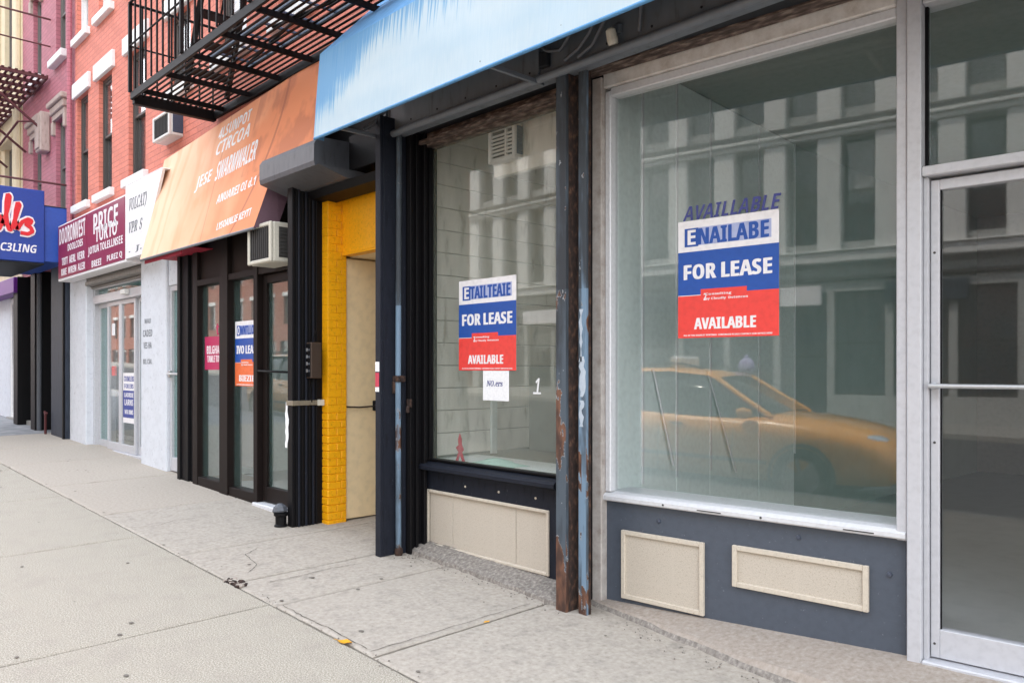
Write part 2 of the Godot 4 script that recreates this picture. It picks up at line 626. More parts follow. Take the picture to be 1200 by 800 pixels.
	for k in ["rust", "rusty_lintel"]:
		var sc: float = {"rust": 1.6, "rusty_lintel": 1.0}[k]
		mats[k].uv1_scale = Vector3(1.9 / sc, 1.1 / sc, 1.9 / sc) if k != "rusty_lintel" else Vector3(0.8, 3.0, 2.0)
	worn("yellow_paint", Color("f7ae08"), 0.45, "fine", 0.8, 0.1)
	worn("cream_door_paint", Color("f6dcb0"), 0.45, "fine", 1.6, 0.03)
	worn("grey_hood", Color("55575c"), 0.45, "streak", 0.7, 0.1)
	worn("pale_stucco", Color("d3d6dc"), 0.75, "blotch", 1.5, 0.15)
	worn("slate_paint", Color("3d434e"), 0.5, "streak", 0.8, 0.1)
	worn("iron_black", Color("171415"), 0.55, "fine", 0.4, 0.15)
	worn("iron_rust_red", Color("5a2a2c"), 0.65, "fine", 0.4, 0.15)
	worn("plastic_white", Color("dddcd8"), 0.5, "fine", 0.5, 0.04)
	worn("plastic_cream", Color("c9c4b6"), 0.55, "fine", 0.5, 0.04)
	worn("grille_dark", Color("3f3d3b"), 0.6, "fine", 0.3, 0.04)
	worn("grille_blue", Color("4b5a70"), 0.5, "fine", 0.3, 0.04)
	worn("intercom_metal", Color("4a3c33"), 0.5, "fine", 0.3, 0.05, 0.3)
	worn("shutter_slats", Color("8f8a84"), 0.55, "streak", 0.6, 0.08, 0.3)
	worn("tan_metal", Color("8c8270"), 0.5, "streak", 0.3, 0.08, 0.3)
	worn("cable_grey", Color("53565c"), 0.6, "fine", 0.3, 0.03)
	for k in ["navy_paint", "black_paint", "brown_black", "fascia_dark", "iron_black", "slate_paint"]:
		mats[k].metallic_specular = 0.27
		mats[k].roughness = 0.55
	over(mats["cream_panel"], flat_map(Color("84735f")), noise_map(51, 0.05, [[0.0, Color(0, 0, 0)], [0.62, Color(0, 0, 0)], [0.7, Color(0.3, 0.3, 0.3)], [1.0, Color(0.8, 0.8, 0.8)]], 512, 7), 0.8)
	over(mats["cream_moulding"], flat_map(Color("8d7d6a")), noise_map(52, 0.04, [[0.0, Color(0, 0, 0)], [0.68, Color(0, 0, 0)], [0.78, Color(0.35, 0.35, 0.35)], [1.0, Color(0.8, 0.8, 0.8)]], 512, 7), 0.7)
	over(mats["bulkhead_paint"], flat_map(Color("8d9198")), noise_map(53, 0.045, [[0.0, Color(0, 0, 0)], [0.84, Color(0, 0, 0)], [0.87, Color(0.7, 0.7, 0.7)], [1.0, Color(0.9, 0.9, 0.9)]], 512, 7), 1.1)
	over(mats["navy_paint"], flat_map(Color("7a7f86")), noise_map(54, 0.045, [[0.0, Color(0, 0, 0)], [0.85, Color(0, 0, 0)], [0.88, Color(0.7, 0.7, 0.7)], [1.0, Color(0.9, 0.9, 0.9)]], 512, 7), 0.9)
	over(mats["pale_stucco"], flat_map(Color("8e9096")), noise_map(55, 0.03, [[0.0, Color(0, 0, 0)], [0.66, Color(0, 0, 0)], [0.8, Color(0.3, 0.3, 0.3)], [1.0, Color(0.6, 0.6, 0.6)]], 512, 7), 1.7)
	over(mats["yellow_paint"], flat_map(Color("9a6a10")), noise_map(56, 0.04, [[0.0, Color(0, 0, 0)], [0.64, Color(0, 0, 0)], [0.74, Color(0.4, 0.4, 0.4)], [1.0, Color(0.7, 0.7, 0.7)]], 512, 7), 0.9)
	# prints
	worn("sign_white", Color("ece9ea"), 0.5, "fine", 0.8, 0.02)
	worn("sign_blue", Color("1b4fa3"), 0.45, "fine", 0.8, 0.02)
	worn("sign_red", Color("e8433c"), 0.45, "fine", 0.8, 0.02)
	worn("sign_orange", Color("e9703f"), 0.45, "fine", 0.8, 0.02)
	worn("sign_magenta", Color("b81f58"), 0.45, "fine", 0.8, 0.02)
	worn("sign_maroon", Color("8d1f42"), 0.4, "fine", 0.8, 0.02)
	worn("sign_ink", Color("2b3f8f"), 0.5, "fine", 0.8, 0.02)
	worn("dark_vinyl", Color("3d4384"), 0.5, "fine", 0.8, 0.02)
	worn("pale_ink", Color("aab3d6"), 0.5, "fine", 0.8, 0.02)
	worn("paper", Color("efeff0"), 0.7, "fine", 0.4, 0.06)
	worn("grey_ink", Color("6b6f74"), 0.7, "fine", 0.4, 0.0)
	worn("sign_royal", Color("1e3f94"), 0.4, "fine", 0.8, 0.02)
	worn("sign_royal_side", Color("2a4fa6"), 0.45, "fine", 0.8, 0.02)
	worn("letter_red", Color("d8222c"), 0.4, "fine", 0.8, 0.02)
	worn("purple_paint", Color("6a1f86"), 0.5, "fine", 0.8, 0.02)
	worn("crimson_cloth", Color("9c1230"), 0.7, "fine", 0.5, 0.05)
	worn("awning_back", Color("72848f"), 0.8, "fine", 0.5, 0.05)
	worn("blue_canvas_plain", Color("5b97c8"), 0.75, "streak", 0.9, 0.08)
	worn("plum_cloth", Color("5f4552"), 0.7, "fine", 0.5, 0.05)
	worn("worn_sticker", Color("b4bec8"), 0.7, "blotch", 0.2, 0.03)
	worn("gum", Color("6e675e"), 0.8, "fine", 0.1, 0.0)
	worn("teal_cloth", Color("a3cbbb"), 0.8, "fine", 0.3, 0.05)
	worn("red_card", Color("c23a50"), 0.6, "fine", 0.3, 0.03)
	worn("leaf_yellow", Color("d99a12"), 0.6, "fine", 0.1, 0.05)
	m = plain("blue_canvas", Color.WHITE, 0.75)
	m.albedo_texture = blue_canvas_image()
	m.texture_repeat = false
	m = plain("orange_canvas", Color.WHITE, 0.75)
	m.albedo_texture = orange_canvas_image()
	m.texture_repeat = false
	glass("shop_glass", Color(0.58, 0.74, 0.71), 0.05)
	glass("dusty_glass", Color(0.70, 0.73, 0.66), 0.10, 0.02)
	glass("door_glass", Color(0.55, 0.6, 0.58), 0.018)
	glass("dark_glass", Color(0.5, 0.52, 0.5), 0.03)
	glass("green_glass", Color(0.42, 0.62, 0.60), 0.35, 0.03)
	glass("house_glass", Color(0.55, 0.58, 0.62), 0.06)
	# car
	m = plain("taxi_paint", Color("f0a30e"), 0.3)
	m.clearcoat_enabled = true
	m.clearcoat = 1.0
	m.clearcoat_roughness = 0.04
	plain("car_glass", Color("14181a"), 0.05)
	plain("tyre", Color("1a1a1b"), 0.85)
	plain("rim_alloy", Color("a7a9ad"), 0.35, 0.8)
	plain("lamp_lens", Color("c9d0d6"), 0.12, 0.3)
	plain("car_black", Color("1c1c1e"), 0.5)
	plain("skin", Color("b98468"), 0.6)
	worn("coat_cloth", Color("3a4152"), 0.85, "fine", 0.3, 0.08)
	worn("knit_lavender", Color("b9b0dd"), 0.9, "grit", 0.2, 0.2)

# ---------------------------------------------------------------- ground
func slope_box(st: SurfaceTool, x0: float, x1: float, z0: float, z1: float, drop: float, thick: float, nx := 1):
	for i in nx:
		var a := lerpf(x0, x1, float(i) / nx)
		var b := lerpf(x0, x1, float(i + 1) / nx)
		var c := Vector3((a + b) / 2, gy((a + b) / 2, (z0 + z1) / 2) - drop - thick / 2, (z0 + z1) / 2)
		var t := [Vector3(a, gy(a, z1) - drop, z1), Vector3(b, gy(b, z1) - drop, z1), Vector3(b, gy(b, z0) - drop, z0), Vector3(a, gy(a, z0) - drop, z0)]
		var d := []
		for p in t:
			d.append(p - Vector3(0, thick, 0))
		out_quad(st, t, c)
		out_quad(st, d, c)
		for k in 4:
			if (k == 1 and i < nx - 1) or (k == 3 and i > 0):
				continue
			var l := (k + 1) % 4
			out_quad(st, [t[k], t[l], d[l], d[k]], c)

# a cast slab with a crumbled edge: an outline with small wobbles, a rounded arris and sides
func slab(parent: Node, x0: float, x1: float, z0: float, z1: float, m: Material, lift := 0.0, rough := 0.004):
	x0 += 0.006
	x1 -= 0.006
	z0 += 0.003
	z1 -= 0.003
	var outer := PackedVector2Array()
	var corners := [Vector2(x0, z0), Vector2(x1, z0), Vector2(x1, z1), Vector2(x0, z1)]
	for k in 4:
		var a: Vector2 = corners[k]
		var b: Vector2 = corners[(k + 1) % 4]
		var n := clampi(int(a.distance_to(b) / 0.09), 4, 60)
		var inward: Vector2 = (Vector2((x0 + x1) / 2, (z0 + z1) / 2) - (a + b) / 2).normalized()
		inward = Vector2(signf(inward.x), 0) if k % 2 == 1 else Vector2(0, signf(inward.y))
		for i in n:
			var p := a.lerp(b, float(i) / n)
			if i > 0:
				p += inward * rng.randf_range(0.0, rough * 2.0)
				if rng.randf() < 0.06:
					p += inward * rng.randf_range(0.004, 0.016) * rough / 0.004
			outer.append(p)
	var mid := Vector2((x0 + x1) / 2, (z0 + z1) / 2)
	var inner := PackedVector2Array()
	for p in outer:
		var q := p
		var e := 0.012
		q.x = clampf(q.x, x0 + e + absf(minf(0.0, 0.0)), x1 - e)
		q.y = clampf(q.y, z0 + e, z1 - e)
		q += (mid - p).normalized() * 0.004
		inner.append(q)
	var tx := rng.randf_range(-0.0012, 0.0012)
	var tz := rng.randf_range(-0.0012, 0.0012)
	var up := func(p: Vector2, d: float) -> Vector3: return Vector3(p.x, gy(p.x, p.y) + lift - d + tx * (p.x - mid.x) + tz * (p.y - mid.y), p.y)
	var st := mb()
	var t := Geometry2D.triangulate_polygon(inner)
	for i in range(0, t.size(), 3):
		out_tri(st, [up.call(inner[t[i]], 0.0), up.call(inner[t[i + 1]], 0.0), up.call(inner[t[i + 2]], 0.0)], Vector3(mid.x, -50, mid.y))
	var core: Vector3 = up.call(mid, 0.03)
	for i in outer.size():
		var j := (i + 1) % outer.size()
		out_quad(st, [up.call(inner[i], 0.0), up.call(inner[j], 0.0), up.call(outer[j], 0.007), up.call(outer[i], 0.007)], core)
		out_quad(st, [up.call(outer[i], 0.007), up.call(outer[j], 0.007), up.call(outer[j], 0.04), up.call(outer[i], 0.04)], core)
	obj("slab", st, m, parent)

func ground():
	var st := mb()
	slope_box(st, -230, 230, -200, 260, 0.60, 0.3)
	structure("ground", st, mats["asphalt"])
	st = mb()
	slope_box(st, -120, 90, 5.36, 19.0, 0.16, 0.3)
	structure("road", st, mats["asphalt"])
	st = mb()
	slope_box(st, -120, 90, 19.0, 24.5, 0.02, 0.5)
	structure("far_pavement", st, mats["kerb_stone"])
	st = mb()
	slope_box(st, -70, 32, 5.185, 5.36, 0.004, 0.4)
	structure("kerb", st, mats["kerb_stone"])
	st = mb()
	slope_box(st, -70, 32, -0.6, 5.18, 0.018, 0.4)
	var walk := structure("pavement", st, mats["joint_dirt"])
	# outer strips: exposed aggregate
	var x := 6.62
	while x > -30.0:
		for z in [1.428, 3.32]:
			slab(walk, x - 2.2, x, z, 3.32 if z < 2 else 5.18, mats["aggregate_concrete"] if x > -14.0 else mats["slate_paving"], rng.randf_range(-0.0015, 0.0015), 0.002)
		x -= 2.2
	# inner strip along the shops: smooth slabs of uneven length
	var cuts := [4.2, 2.6, 1.1, -0.55, -1.75, -3.30, -4.32, -4.91, -5.80, -7.58, -9.4, -11.3, -13.1, -14.9, -16.7, -18.6, -20.5, -22.5, -24.5]
	for i in cuts.size() - 1:
		var m: Material = mats["smooth_concrete"] if cuts[i] > -7.0 else (mats["warm_concrete"] if cuts[i] > -13.5 else mats["slate_paving"])
		slab(walk, cuts[i + 1], cuts[i], -0.5, 1.427, m, rng.randf_range(-0.001, 0.002), 0.003)
	# loose grit along the wall foot and in the long joint
	var gr := mb()
	for i in 420:
		var gx := rng.randf_range(-6.0, -0.6)
		var gz := 0.0
		if i % 3 == 0:
			gz = 1.43 + rng.randfn(0.0, 0.02)
		elif gx < -4.85:
			gz = 0.16 + absf(rng.randfn(0.0, 0.06))
			gx = -4.9 + rng.randf_range(-0.15, 0.3)
		elif gx < -3.1:
			gz = 0.20 + absf(rng.randfn(0.0, 0.05))
		else:
			gz = 0.07 + (gx + 3.1) * 0.155 + absf(rng.randfn(0.0, 0.06))
		var gs := rng.randf_range(0.0015, 0.005)
		box(gr, Vector3(-gs, -gs * 0.5, -gs * 0.8), Vector3(gs, gs * 0.7, gs * 0.8), gs * 0.4, Transform3D(Basis(Vector3.UP, rng.randf() * TAU), Vector3(gx, gy(gx, gz) + 0.003, gz)))
	var grit := obj("grit", gr, mats["dirty_kerb_concrete"], walk)
	grit.set_meta("kind", "stuff")
	# flattened chewing gum and tar spots
	var sp := mb()
	for i in 90:
		var gx := rng.randf_range(-12.0, 0.5)
		var gz := rng.randf_range(0.35, 3.2)
		var r0 := rng.randf_range(0.005, 0.014)
		var nn := 9
		for k in nn:
			var a0 := TAU * k / nn
			var a1 := TAU * (k + 1) / nn
			var p0 := Vector2(gx + cos(a0) * r0 * 1.3, gz + sin(a0) * r0)
			var p1 := Vector2(gx + cos(a1) * r0 * 1.3, gz + sin(a1) * r0)
			out_tri(sp, [Vector3(gx, gy(gx, gz) + 0.005, gz), Vector3(p0.x, gy(p0.x, p0.y) + 0.0042, p0.y), Vector3(p1.x, gy(p1.x, p1.y) + 0.0042, p1.y)], Vector3(gx, -30, gz))
	var gum := obj("gum_spots", sp, mats["gum"], walk)
	gum.set_meta("kind", "stuff")
	# broken corner showing red brick rubble
	var r := thing("broken_corner_rubble", "small red and grey rubble in a broken slab corner of the pavement", "rubble", at(-4.93, gy(-4.93, 1.41), 1.41))
	r.set_meta("kind", "stuff")
	for i in 34:
		var c := mb()
		var p := Vector3(rng.randf_range(-0.10, 0.13), 0.0, rng.randf_range(-0.05, 0.035))
		var s := rng.randf_range(0.006, 0.02)
		box(c, Vector3(-s, -0.012, -s * 0.7), Vector3(s, s * 0.45, s * 0.7), s * 0.3, Transform3D(Basis(Vector3.UP, rng.randf() * TAU), p))
		obj("stone", c, mats["rust"] if i % 3 else mats["ledge_concrete"], r)

# ---------------------------------------------------------------- upper storeys on the left, and beyond
func sash_window(b: Node, x0: float, x1: float, y0: float, y1: float, z: float, sash: Material, blind := 0.0):
	var st := mb()
	frame(st, x0, x1, y0, y1, z - 0.10, z - 0.04, 0.05)
	var w := obj("window", st, sash, b)
	var ym := (y0 + y1) / 2
	st = mb()
	frame(st, x0 + 0.05, x1 - 0.05, ym - 0.02, y1 - 0.05, z - 0.085, z - 0.05, 0.035)
	obj("upper_sash", st, sash, w)
	st = mb()
	frame(st, x0 + 0.05, x1 - 0.05, y0 + 0.05, ym + 0.02, z - 0.12, z - 0.088, 0.035)
	obj("lower_sash", st, sash, w)
	boxed("pane", Vector3(x0 + 0.08, ym + 0.01, z - 0.070), Vector3(x1 - 0.08, y1 - 0.08, z - 0.064), 0, mats["house_glass"], w)
	boxed("pane", Vector3(x0 + 0.08, y0 + 0.08, z - 0.107), Vector3(x1 - 0.08, ym - 0.01, z - 0.101), 0, mats["house_glass"], w)
	if blind > 0.0:
		boxed("blind", Vector3(x0 + 0.06, y1 - blind * (y1 - y0), z - 0.18), Vector3(x1 - 0.06, y1 - 0.05, z - 0.172), 0, mats["blind_cloth"], w)

func shell(b: Node, x0: float, x1: float, y0: float, y1: float, z0: float, z1: float, m: Material):
	# back, ends, floor and roof behind a front wall
	boxed("rear_wall", Vector3(x0, y0, z0), Vector3(x1, y1, z0 + 0.3), 0, m, b)
	boxed("end_wall", Vector3(x0, y0, z0 + 0.3), Vector3(x0 + 0.25, y1, z1), 0, m, b)
	boxed("end_wall", Vector3(x1 - 0.25, y0, z0 + 0.3), Vector3(x1, y1, z1), 0, m, b)
	boxed("roof", Vector3(x0, y1, z0), Vector3(x1, y1 + 0.25, z1 + 0.02), 0, mats["grey_sash"], b)
	boxed("upper_floor", Vector3(x0 + 0.25, y0, z0 + 0.3), Vector3(x1 - 0.25, y0 + 0.2, z1), 0, mats["room_dark"], b)

func upper_buildings():
	# salmon building
	var b := thing("salmon_brick_building", "salmon painted brick building with white block lintels over narrow dark windows", "building")
	var holes := []
	var ws := []
	for w in [[-13.40, -12.84], [-12.33, -11.74], [-11.06, -10.42], [-9.62, -8.98], [-8.2, -7.56], [-6.9, -6.3]]:
		for r in [[3.86 if w[0] < -10.0 else 4.62, 5.50], [6.40, 7.7], [8.9, 10.6]]:
			holes.append([w[0], w[1], r[0], r[1]])
			ws.append([w[0], w[1], r[0], r[1]])
	# the through-wall cooler's hole is covered by the cooler
	var st := mb()
	holed(st, -13.5, -4.95, 3.05, 11.5, -0.22, 0.10, holes)
	obj("brick_wall", st, mats["salmon_brick"], b)
	shell(b, -13.5, -4.95, 3.05, 11.5, -8.0, -0.22, mats["salmon_brick"])
	for w in ws:
		sash_window(b, w[0], w[1], w[2], w[3], 0.085, mats["dark_sash"] if w[2] < 6 else mats["white_trim"], 0.42 if w[2] < 6 else 0.0)
		st = mb()
		box(st, Vector3(w[0] - 0.13, w[3] + 0.002, 0.05), Vector3(w[1] + 0.13, w[3] + 0.23, 0.145), 0.008)
		obj("lintel", st, mats["white_trim"], b)
		st = mb()
		box(st, Vector3(w[0] - 0.10, w[2] - 0.11, 0.0), Vector3(w[1] + 0.10, w[2] - 0.001, 0.17), 0.008)
		obj("sill", st, mats["white_trim"], b)
	# pink building with carved lintels
	b = thing("pink_brick_building", "dusky pink painted brick building with carved grey window hoods", "building")
	holes = []
	ws = []
	for w in [[-14.62, -14.06], [-16.12, -15.56]]:
		for r in [[3.9, 5.42], [6.42, 7.9], [8.9, 10.4]]:
			ws.append([w[0], w[1], r[0], r[1]])
	st = mb()
	holed(st, -16.9, -13.502, 3.05, 11.2, -0.22, 0.095, ws)
	obj("brick_wall", st, mats["pink_brick"], b)
	shell(b, -16.9, -13.502, 3.05, 11.2, -8.0, -0.22, mats["pink_brick"])
	for w in ws:
		sash_window(b, w[0], w[1], w[2], w[3], 0.07, mats["grey_sash"], 0.5)
		st = mb()
		box(st, Vector3(w[0] - 0.16, w[3] + 0.22, 0.05), Vector3(w[1] + 0.16, w[3] + 0.31, 0.21), 0.015)
		box(st, Vector3(w[0] - 0.12, w[3] + 0.10, 0.05), Vector3(w[1] + 0.12, w[3] + 0.219, 0.17), 0.012)
		box(st, Vector3(w[0] - 0.09, w[3] + 0.005, 0.05), Vector3(w[1] + 0.09, w[3] + 0.099, 0.14), 0.006)
		for s in [w[0] - 0.12, w[1] + 0.03]:
			box(st, Vector3(s, w[3] - 0.22, 0.06), Vector3(s + 0.09, w[3] + 0.004, 0.15), 0.015)
		obj("window_hood", st, mats["aged_trim"], b)
		st = mb()
		box(st, Vector3(w[0] - 0.12, w[2] - 0.12, 0.0), Vector3(w[1] + 0.12, w[2] - 0.001, 0.20), 0.01)
		obj("sill", st, mats["white_trim"], b)
	st = mb()
	tube(st, [Vector3(-13.62, 3.3, 0.15), Vector3(-13.62, 11.4, 0.15)], 0.04, 8)
	obj("drain_pipe", st, mats["pink_brick"], b)
	# cream building
	b = thing("cream_stucco_building", "cream stucco building behind a rusty fire escape at the street's far end", "building")
	holes = []
	for i in 6:
		for r in [[3.8, 5.7], [6.9, 9.0], [9.9, 11.7]]:
			holes.append([-18.35 - i * 1.75, -17.35 - i * 1.75, r[0], r[1]])
	st = mb()
	holed(st, -28.0, -16.902, 3.05, 13.4, -0.22, 0.11, holes)
	obj("stucco_wall", st, mats["cream_stucco"], b)
	shell(b, -28.0, -16.902, 3.05, 13.4, -8.0, -0.22, mats["cream_stucco"])
	for w in holes:
		sash_window(b, w[0], w[1], w[2], w[3], 0.07, mats["grey_sash"], 0.3)
		st = mb()
		box(st, Vector3(w[0] - 0.14, w[3] + 0.001, 0.05), Vector3(w[1] + 0.14, w[3] + 0.2, 0.24), 0.02)
		obj("lintel", st, mats["cream_stucco"], b)
		boxed("sill", Vector3(w[0] - 0.14, w[2] - 0.14, 0.0), Vector3(w[1] + 0.14, w[2] - 0.001, 0.22), 0.02, mats["cream_stucco"], b)
	for i in 7:
		boxed("pilaster", Vector3(-17.28 - i * 1.75, 3.3, 0.11), Vector3(-16.99 - i * 1.75, 13.3, 0.2), 0.02, mats["cream_stucco"], b)

func opposite_side():
	# pale pilastered building across the road, seen in the shop windows
	var b := thing("pale_office_building", "pale stone building with white pilasters across the road, mirrored in the shop windows", "building")
	var z := 24.0
	var pitch := 1.84
	var x0 := -32.05
	var n := 26
	var x_end := x0 + n * pitch
	var turn := Transform3D(Basis(Vector3.UP, PI), Vector3(0, 0, z))
	b.transform = turn
	# built facing its own +z and turned to face the street: x changes sign
	var flipped := []
	for i in n:
		var x := -(x0 + i * pitch)
		for r in [[5.65, 9.1], [10.15, 12.7], [14.2, 17.0], [18.2, 21.0]]:
			flipped.append([x - pitch + 0.42, x - 0.42, r[0], r[1]])
		flipped.append([x - pitch + 0.12, x - 0.12, 0.5 if i % 4 else -0.4, 4.0])
	var st := mb()
	holed(st, -x_end - 0.4, -x0 + 0.4, -1.5, 22.5, -0.5, 0.0, flipped)
	obj("stone_wall", st, mats["limestone_dark"], b)
	shell(b, -x_end - 0.4, -x0 + 0.4, -1.5, 22.5, -14.0, -0.5, mats["limestone_dark"])
	for i in n + 1:
		var x := -(x0 + i * pitch)
		boxed("pilaster", Vector3(x - 0.38, 5.35, 0.001), Vector3(x + 0.38, 9.2, 0.24), 0.03, mats["limestone"], b)
		boxed("pilaster", Vector3(x - 0.38, 9.75, 0.001), Vector3(x + 0.38, 13.1, 0.22), 0.03, mats["limestone"], b)
	for r in [[4.95, 5.3, 0.4], [5.3, 5.36, 0.5], [9.2, 9.38, 0.34], [9.38, 9.5, 0.46], [9.5, 9.75, 0.3], [13.1, 13.5, 0.6], [4.35, 4.5, 0.15]]:
		boxed("stone_band", Vector3(-x_end, r[0], 0.002), Vector3(-x0 + 0.3, r[1], r[2]), 0.03, mats["limestone"] if r[2] > 0.32 else mats["dark_sash"], b)
	for i in 6:
		boxed("shop_sign_board", Vector3(4.0 + i * 4.4, 3.55, 0.002), Vector3(6.4 + i * 4.4, 4.2, 0.2), 0.02, mats["sign_white"] if i % 2 else mats["slate_paint"], b)
	for h in flipped:
		if h[2] > 14:
			continue
		st = mb()
		frame(st, h[0], h[1], h[2], h[3], -0.28, -0.2, 0.07)
		box(st, Vector3(h[0] + 0.07, (h[2] + h[3]) / 2 - 0.04, -0.27), Vector3(h[1] - 0.07, (h[2] + h[3]) / 2 + 0.04, -0.21))
		var w := obj("window", st, mats["dark_sash"], b)
		boxed("pane", Vector3(h[0] + 0.07, h[2] + 0.07, -0.25), Vector3(h[1] - 0.07, h[3] - 0.07, -0.244), 0, mats["house_glass"], w)
		if h[2] > 5 and rng.randf() < 0.6:
			var k := rng.randf_range(0.25, 0.6)
			boxed("blind", Vector3(h[0] + 0.08, h[3] - k * (h[3] - h[2]), -0.34), Vector3(h[1] - 0.08, h[3] - 0.05, -0.33), 0, mats["blind_cloth"], w)
	# brick building further up the road, mirrored in the far shop doors
	b = thing("brown_brick_building", "brown brick building with rows of windows across the road, mirrored in the far doors", "building")
	flipped = []
	for i in 30:
		for r in [[4.6, 6.6], [8.0, 10.0], [11.4, 13.4]]:
			flipped.append([33.6 + i * 2.6, 34.8 + i * 2.6, r[0], r[1]])
		flipped.append([33.4 + i * 2.6, 35.4 + i * 2.6, 0.9, 3.4])
	st = mb()
	holed(st, 32.9, 112.0, -1.0, 19.5, -0.4, 0.0, flipped)
	b.transform = turn
	obj("brick_wall", st, mats["brown_brick"], b)
	shell(b, 32.9, 112.0, -1.0, 19.5, -14.0, -0.4, mats["brown_brick"])
	for h in flipped:
		st = mb()
		frame(st, h[0], h[1], h[2], h[3], -0.2, -0.14, 0.07)
		var w := obj("window", st, mats["grey_sash"], b)
		boxed("pane", Vector3(h[0] + 0.07, h[2] + 0.07, -0.18), Vector3(h[1] - 0.07, h[3] - 0.07, -0.174), 0, mats["house_glass"], w)
		if h[2] > 4:
			boxed("lintel", Vector3(h[0] - 0.12, h[3] + 0.001, 0.001), Vector3(h[1] + 0.12, h[3] + 0.28, 0.06), 0.01, mats["limestone"], b)

# ---------------------------------------------------------------- the near building: carcass, columns, rooms
func near_building():
	var b := thing("corner_shop_building", "dark painted shop building holding the vacant stores under the blue awning", "building")
	# upper storey wall over the shops (the awning covers its foot)
	boxed("upper_wall", Vector3(-4.945, 3.6, -0.25), Vector3(6.0, 11.5, 0.08), 0, mats["salmon_brick"], b)
	boxed("roof", Vector3(-4.945, 11.5, -8.0), Vector3(6.0, 11.75, 0.08), 0, mats["grey_sash"], b)
	boxed("rear_wall", Vector3(-13.5, -0.3, -8.0), Vector3(6.0, 11.5, -7.7), 0, mats["room_dark"], b)
	boxed("end_wall", Vector3(5.75, -0.4, -7.7), Vector3(6.0, 11.5, -0.25), 0, mats["brown_brick"], b)
	boxed("ceiling_slab", Vector3(-13.5, 3.30, -7.7), Vector3(5.75, 3.6, 0.1), 0, mats["room_ceiling"], b)
	boxed("room_floor", Vector3(-3.33, -0.3, -7.7), Vector3(5.75, 0.07, -0.28), 0, mats["room_floor"], b)
	boxed("room_floor", Vector3(-13.5, -0.3, -7.7), Vector3(-3.335, 0.10, -0.55), 0, mats["room_floor"], b)
	# party walls between the stores
	boxed("party_wall", Vector3(-3.340, 0.0, -7.7), Vector3(-3.325, 3.3, -0.12), 0, mats["room_wall"], b)
	boxed("party_wall", Vector3(-4.96, 0.0, -7.7), Vector3(-4.80, 3.3, -0.06), 0, mats["room_wall"], b)
	boxed("party_wall", Vector3(-6.22, 0.0, -7.7), Vector3(-6.06, 3.3, -0.02), 0, mats["room_wall"], b)
	boxed("party_wall", Vector3(-9.6, 0.0, -7.7), Vector3(-9.2, 3.3, -0.32), 0, mats["room_wall"], b)
	# the lintel zone over the openings
	var f := boxed("fascia", Vector3(-4.86, 3.075, 0.17), Vector3(5.6, 3.55, 0.25), 0.006, mats["fascia_paint"], b)
	boxed("soffit", Vector3(-4.86, 3.115, -0.25), Vector3(5.6, 3.16, 0.17), 0, mats["fascia_dark"], b)
	boxed("wall_plate", Vector3(-4.86, 3.16, -0.25), Vector3(5.6, 3.30, 0.0), 0, mats["fascia_dark"], b)
	var st := mb(true)
	tube(st, [Vector3(-4.87, 3.085, 0.265), Vector3(5.6, 3.085, 0.265)], 0.026, 10)
	obj("bead", st, mats["fascia_paint"], f)
	for i in 26:
		st = mb(true)
		lathe(st, [[0.008, 0.0], [0.006, 0.004], [0.0, 0.006]], 6, Transform3D(Basis(Vector3(1, 0, 0), PI / 2), Vector3(-4.6 + i * 0.3, 3.15, 0.25)))
		obj("rivet", st, mats["fascia_dark"], f)
	# corner column beside the yellow entrance, with its gate guide
	b = thing("navy_steel_column", "navy painted steel column between yellow entrance and left vacant shop window", "column")
	st = mb()
	box(st, Vector3(-4.865, gy(-4.8, 0.3) - 0.05, 0.345), Vector3(-4.80, 3.2, 0.375), 0.004)
	box(st, Vector3(-4.835, gy(-4.8, 0.3) - 0.05, 0.20), Vector3(-4.80, 3.2, 0.344), 0.003)
	box(st, Vector3(-4.865, gy(-4.8, 0.3) - 0.05, 0.0), Vector3(-4.78, 3.2, 0.199), 0.004)
	obj("shaft", st, mats["navy_paint"], b)
	boxed("sticker", Vector3(-4.862, 1.36, 0.3752), Vector3(-4.812, 1.43, 0.3764), 0, mats["paper"], b)
	boxed("sticker", Vector3(-4.862, 1.25, 0.3752), Vector3(-4.815, 1.352, 0.3764), 0, mats["red_card"], b)
	boxed("sticker", Vector3(-4.862, 1.215, 0.3752), Vector3(-4.815, 1.248, 0.3764), 0, mats["paper"], b)
	b = thing("rusty_conduit", "thin rusty paint-flaked pipe running down beside the navy steel column", "pipe")
	st = mb(true)
	tube(st, [Vector3(-4.765, gy(-4.77, 0.24) + 0.02, 0.24), Vector3(-4.767, 1.2, 0.243), Vector3(-4.763, 3.08, 0.238)], 0.021, 10)
	obj("pipe", st, mats["blue_flake"], b)
	st = mb(true)
	lathe(st, [[0.028, 0.0], [0.03, 0.01], [0.03, 0.045], [0.022, 0.055]], 10, at(-4.765, gy(-4.77, 0.24), 0.24))
	obj("foot", st, mats["rust"], b)
	st = mb()
	box(st, Vector3(-4.80, 1.285, 0.20), Vector3(-4.73, 1.33, 0.272), 0.006)
	box(st, Vector3(-4.815, 1.20, 0.255), Vector3(-4.775, 1.29, 0.275), 0.006, at(0, 0, 0))
	obj("clamp", st, mats["rust"], b)
	# gate track between conduit and window
	b = thing("gate_track", "black roller-gate track with an old padlock hasp beside the left shop window", "gate track")
	st = mb()
	var g := gy(-4.75, 0.1) - 0.02
	box(st, Vector3(-4.775, g, 0.03), Vector3(-4.745, 3.12, 0.17), 0.003)
	box(st, Vector3(-4.745, g, 0.03), Vector3(-4.70, 3.12, 0.055), 0.003)
	box(st, Vector3(-4.745, g, 0.095), Vector3(-4.715, 3.12, 0.115), 0.003)
	box(st, Vector3(-4.745, g, 0.15), Vector3(-4.72, 3.12, 0.17), 0.003)
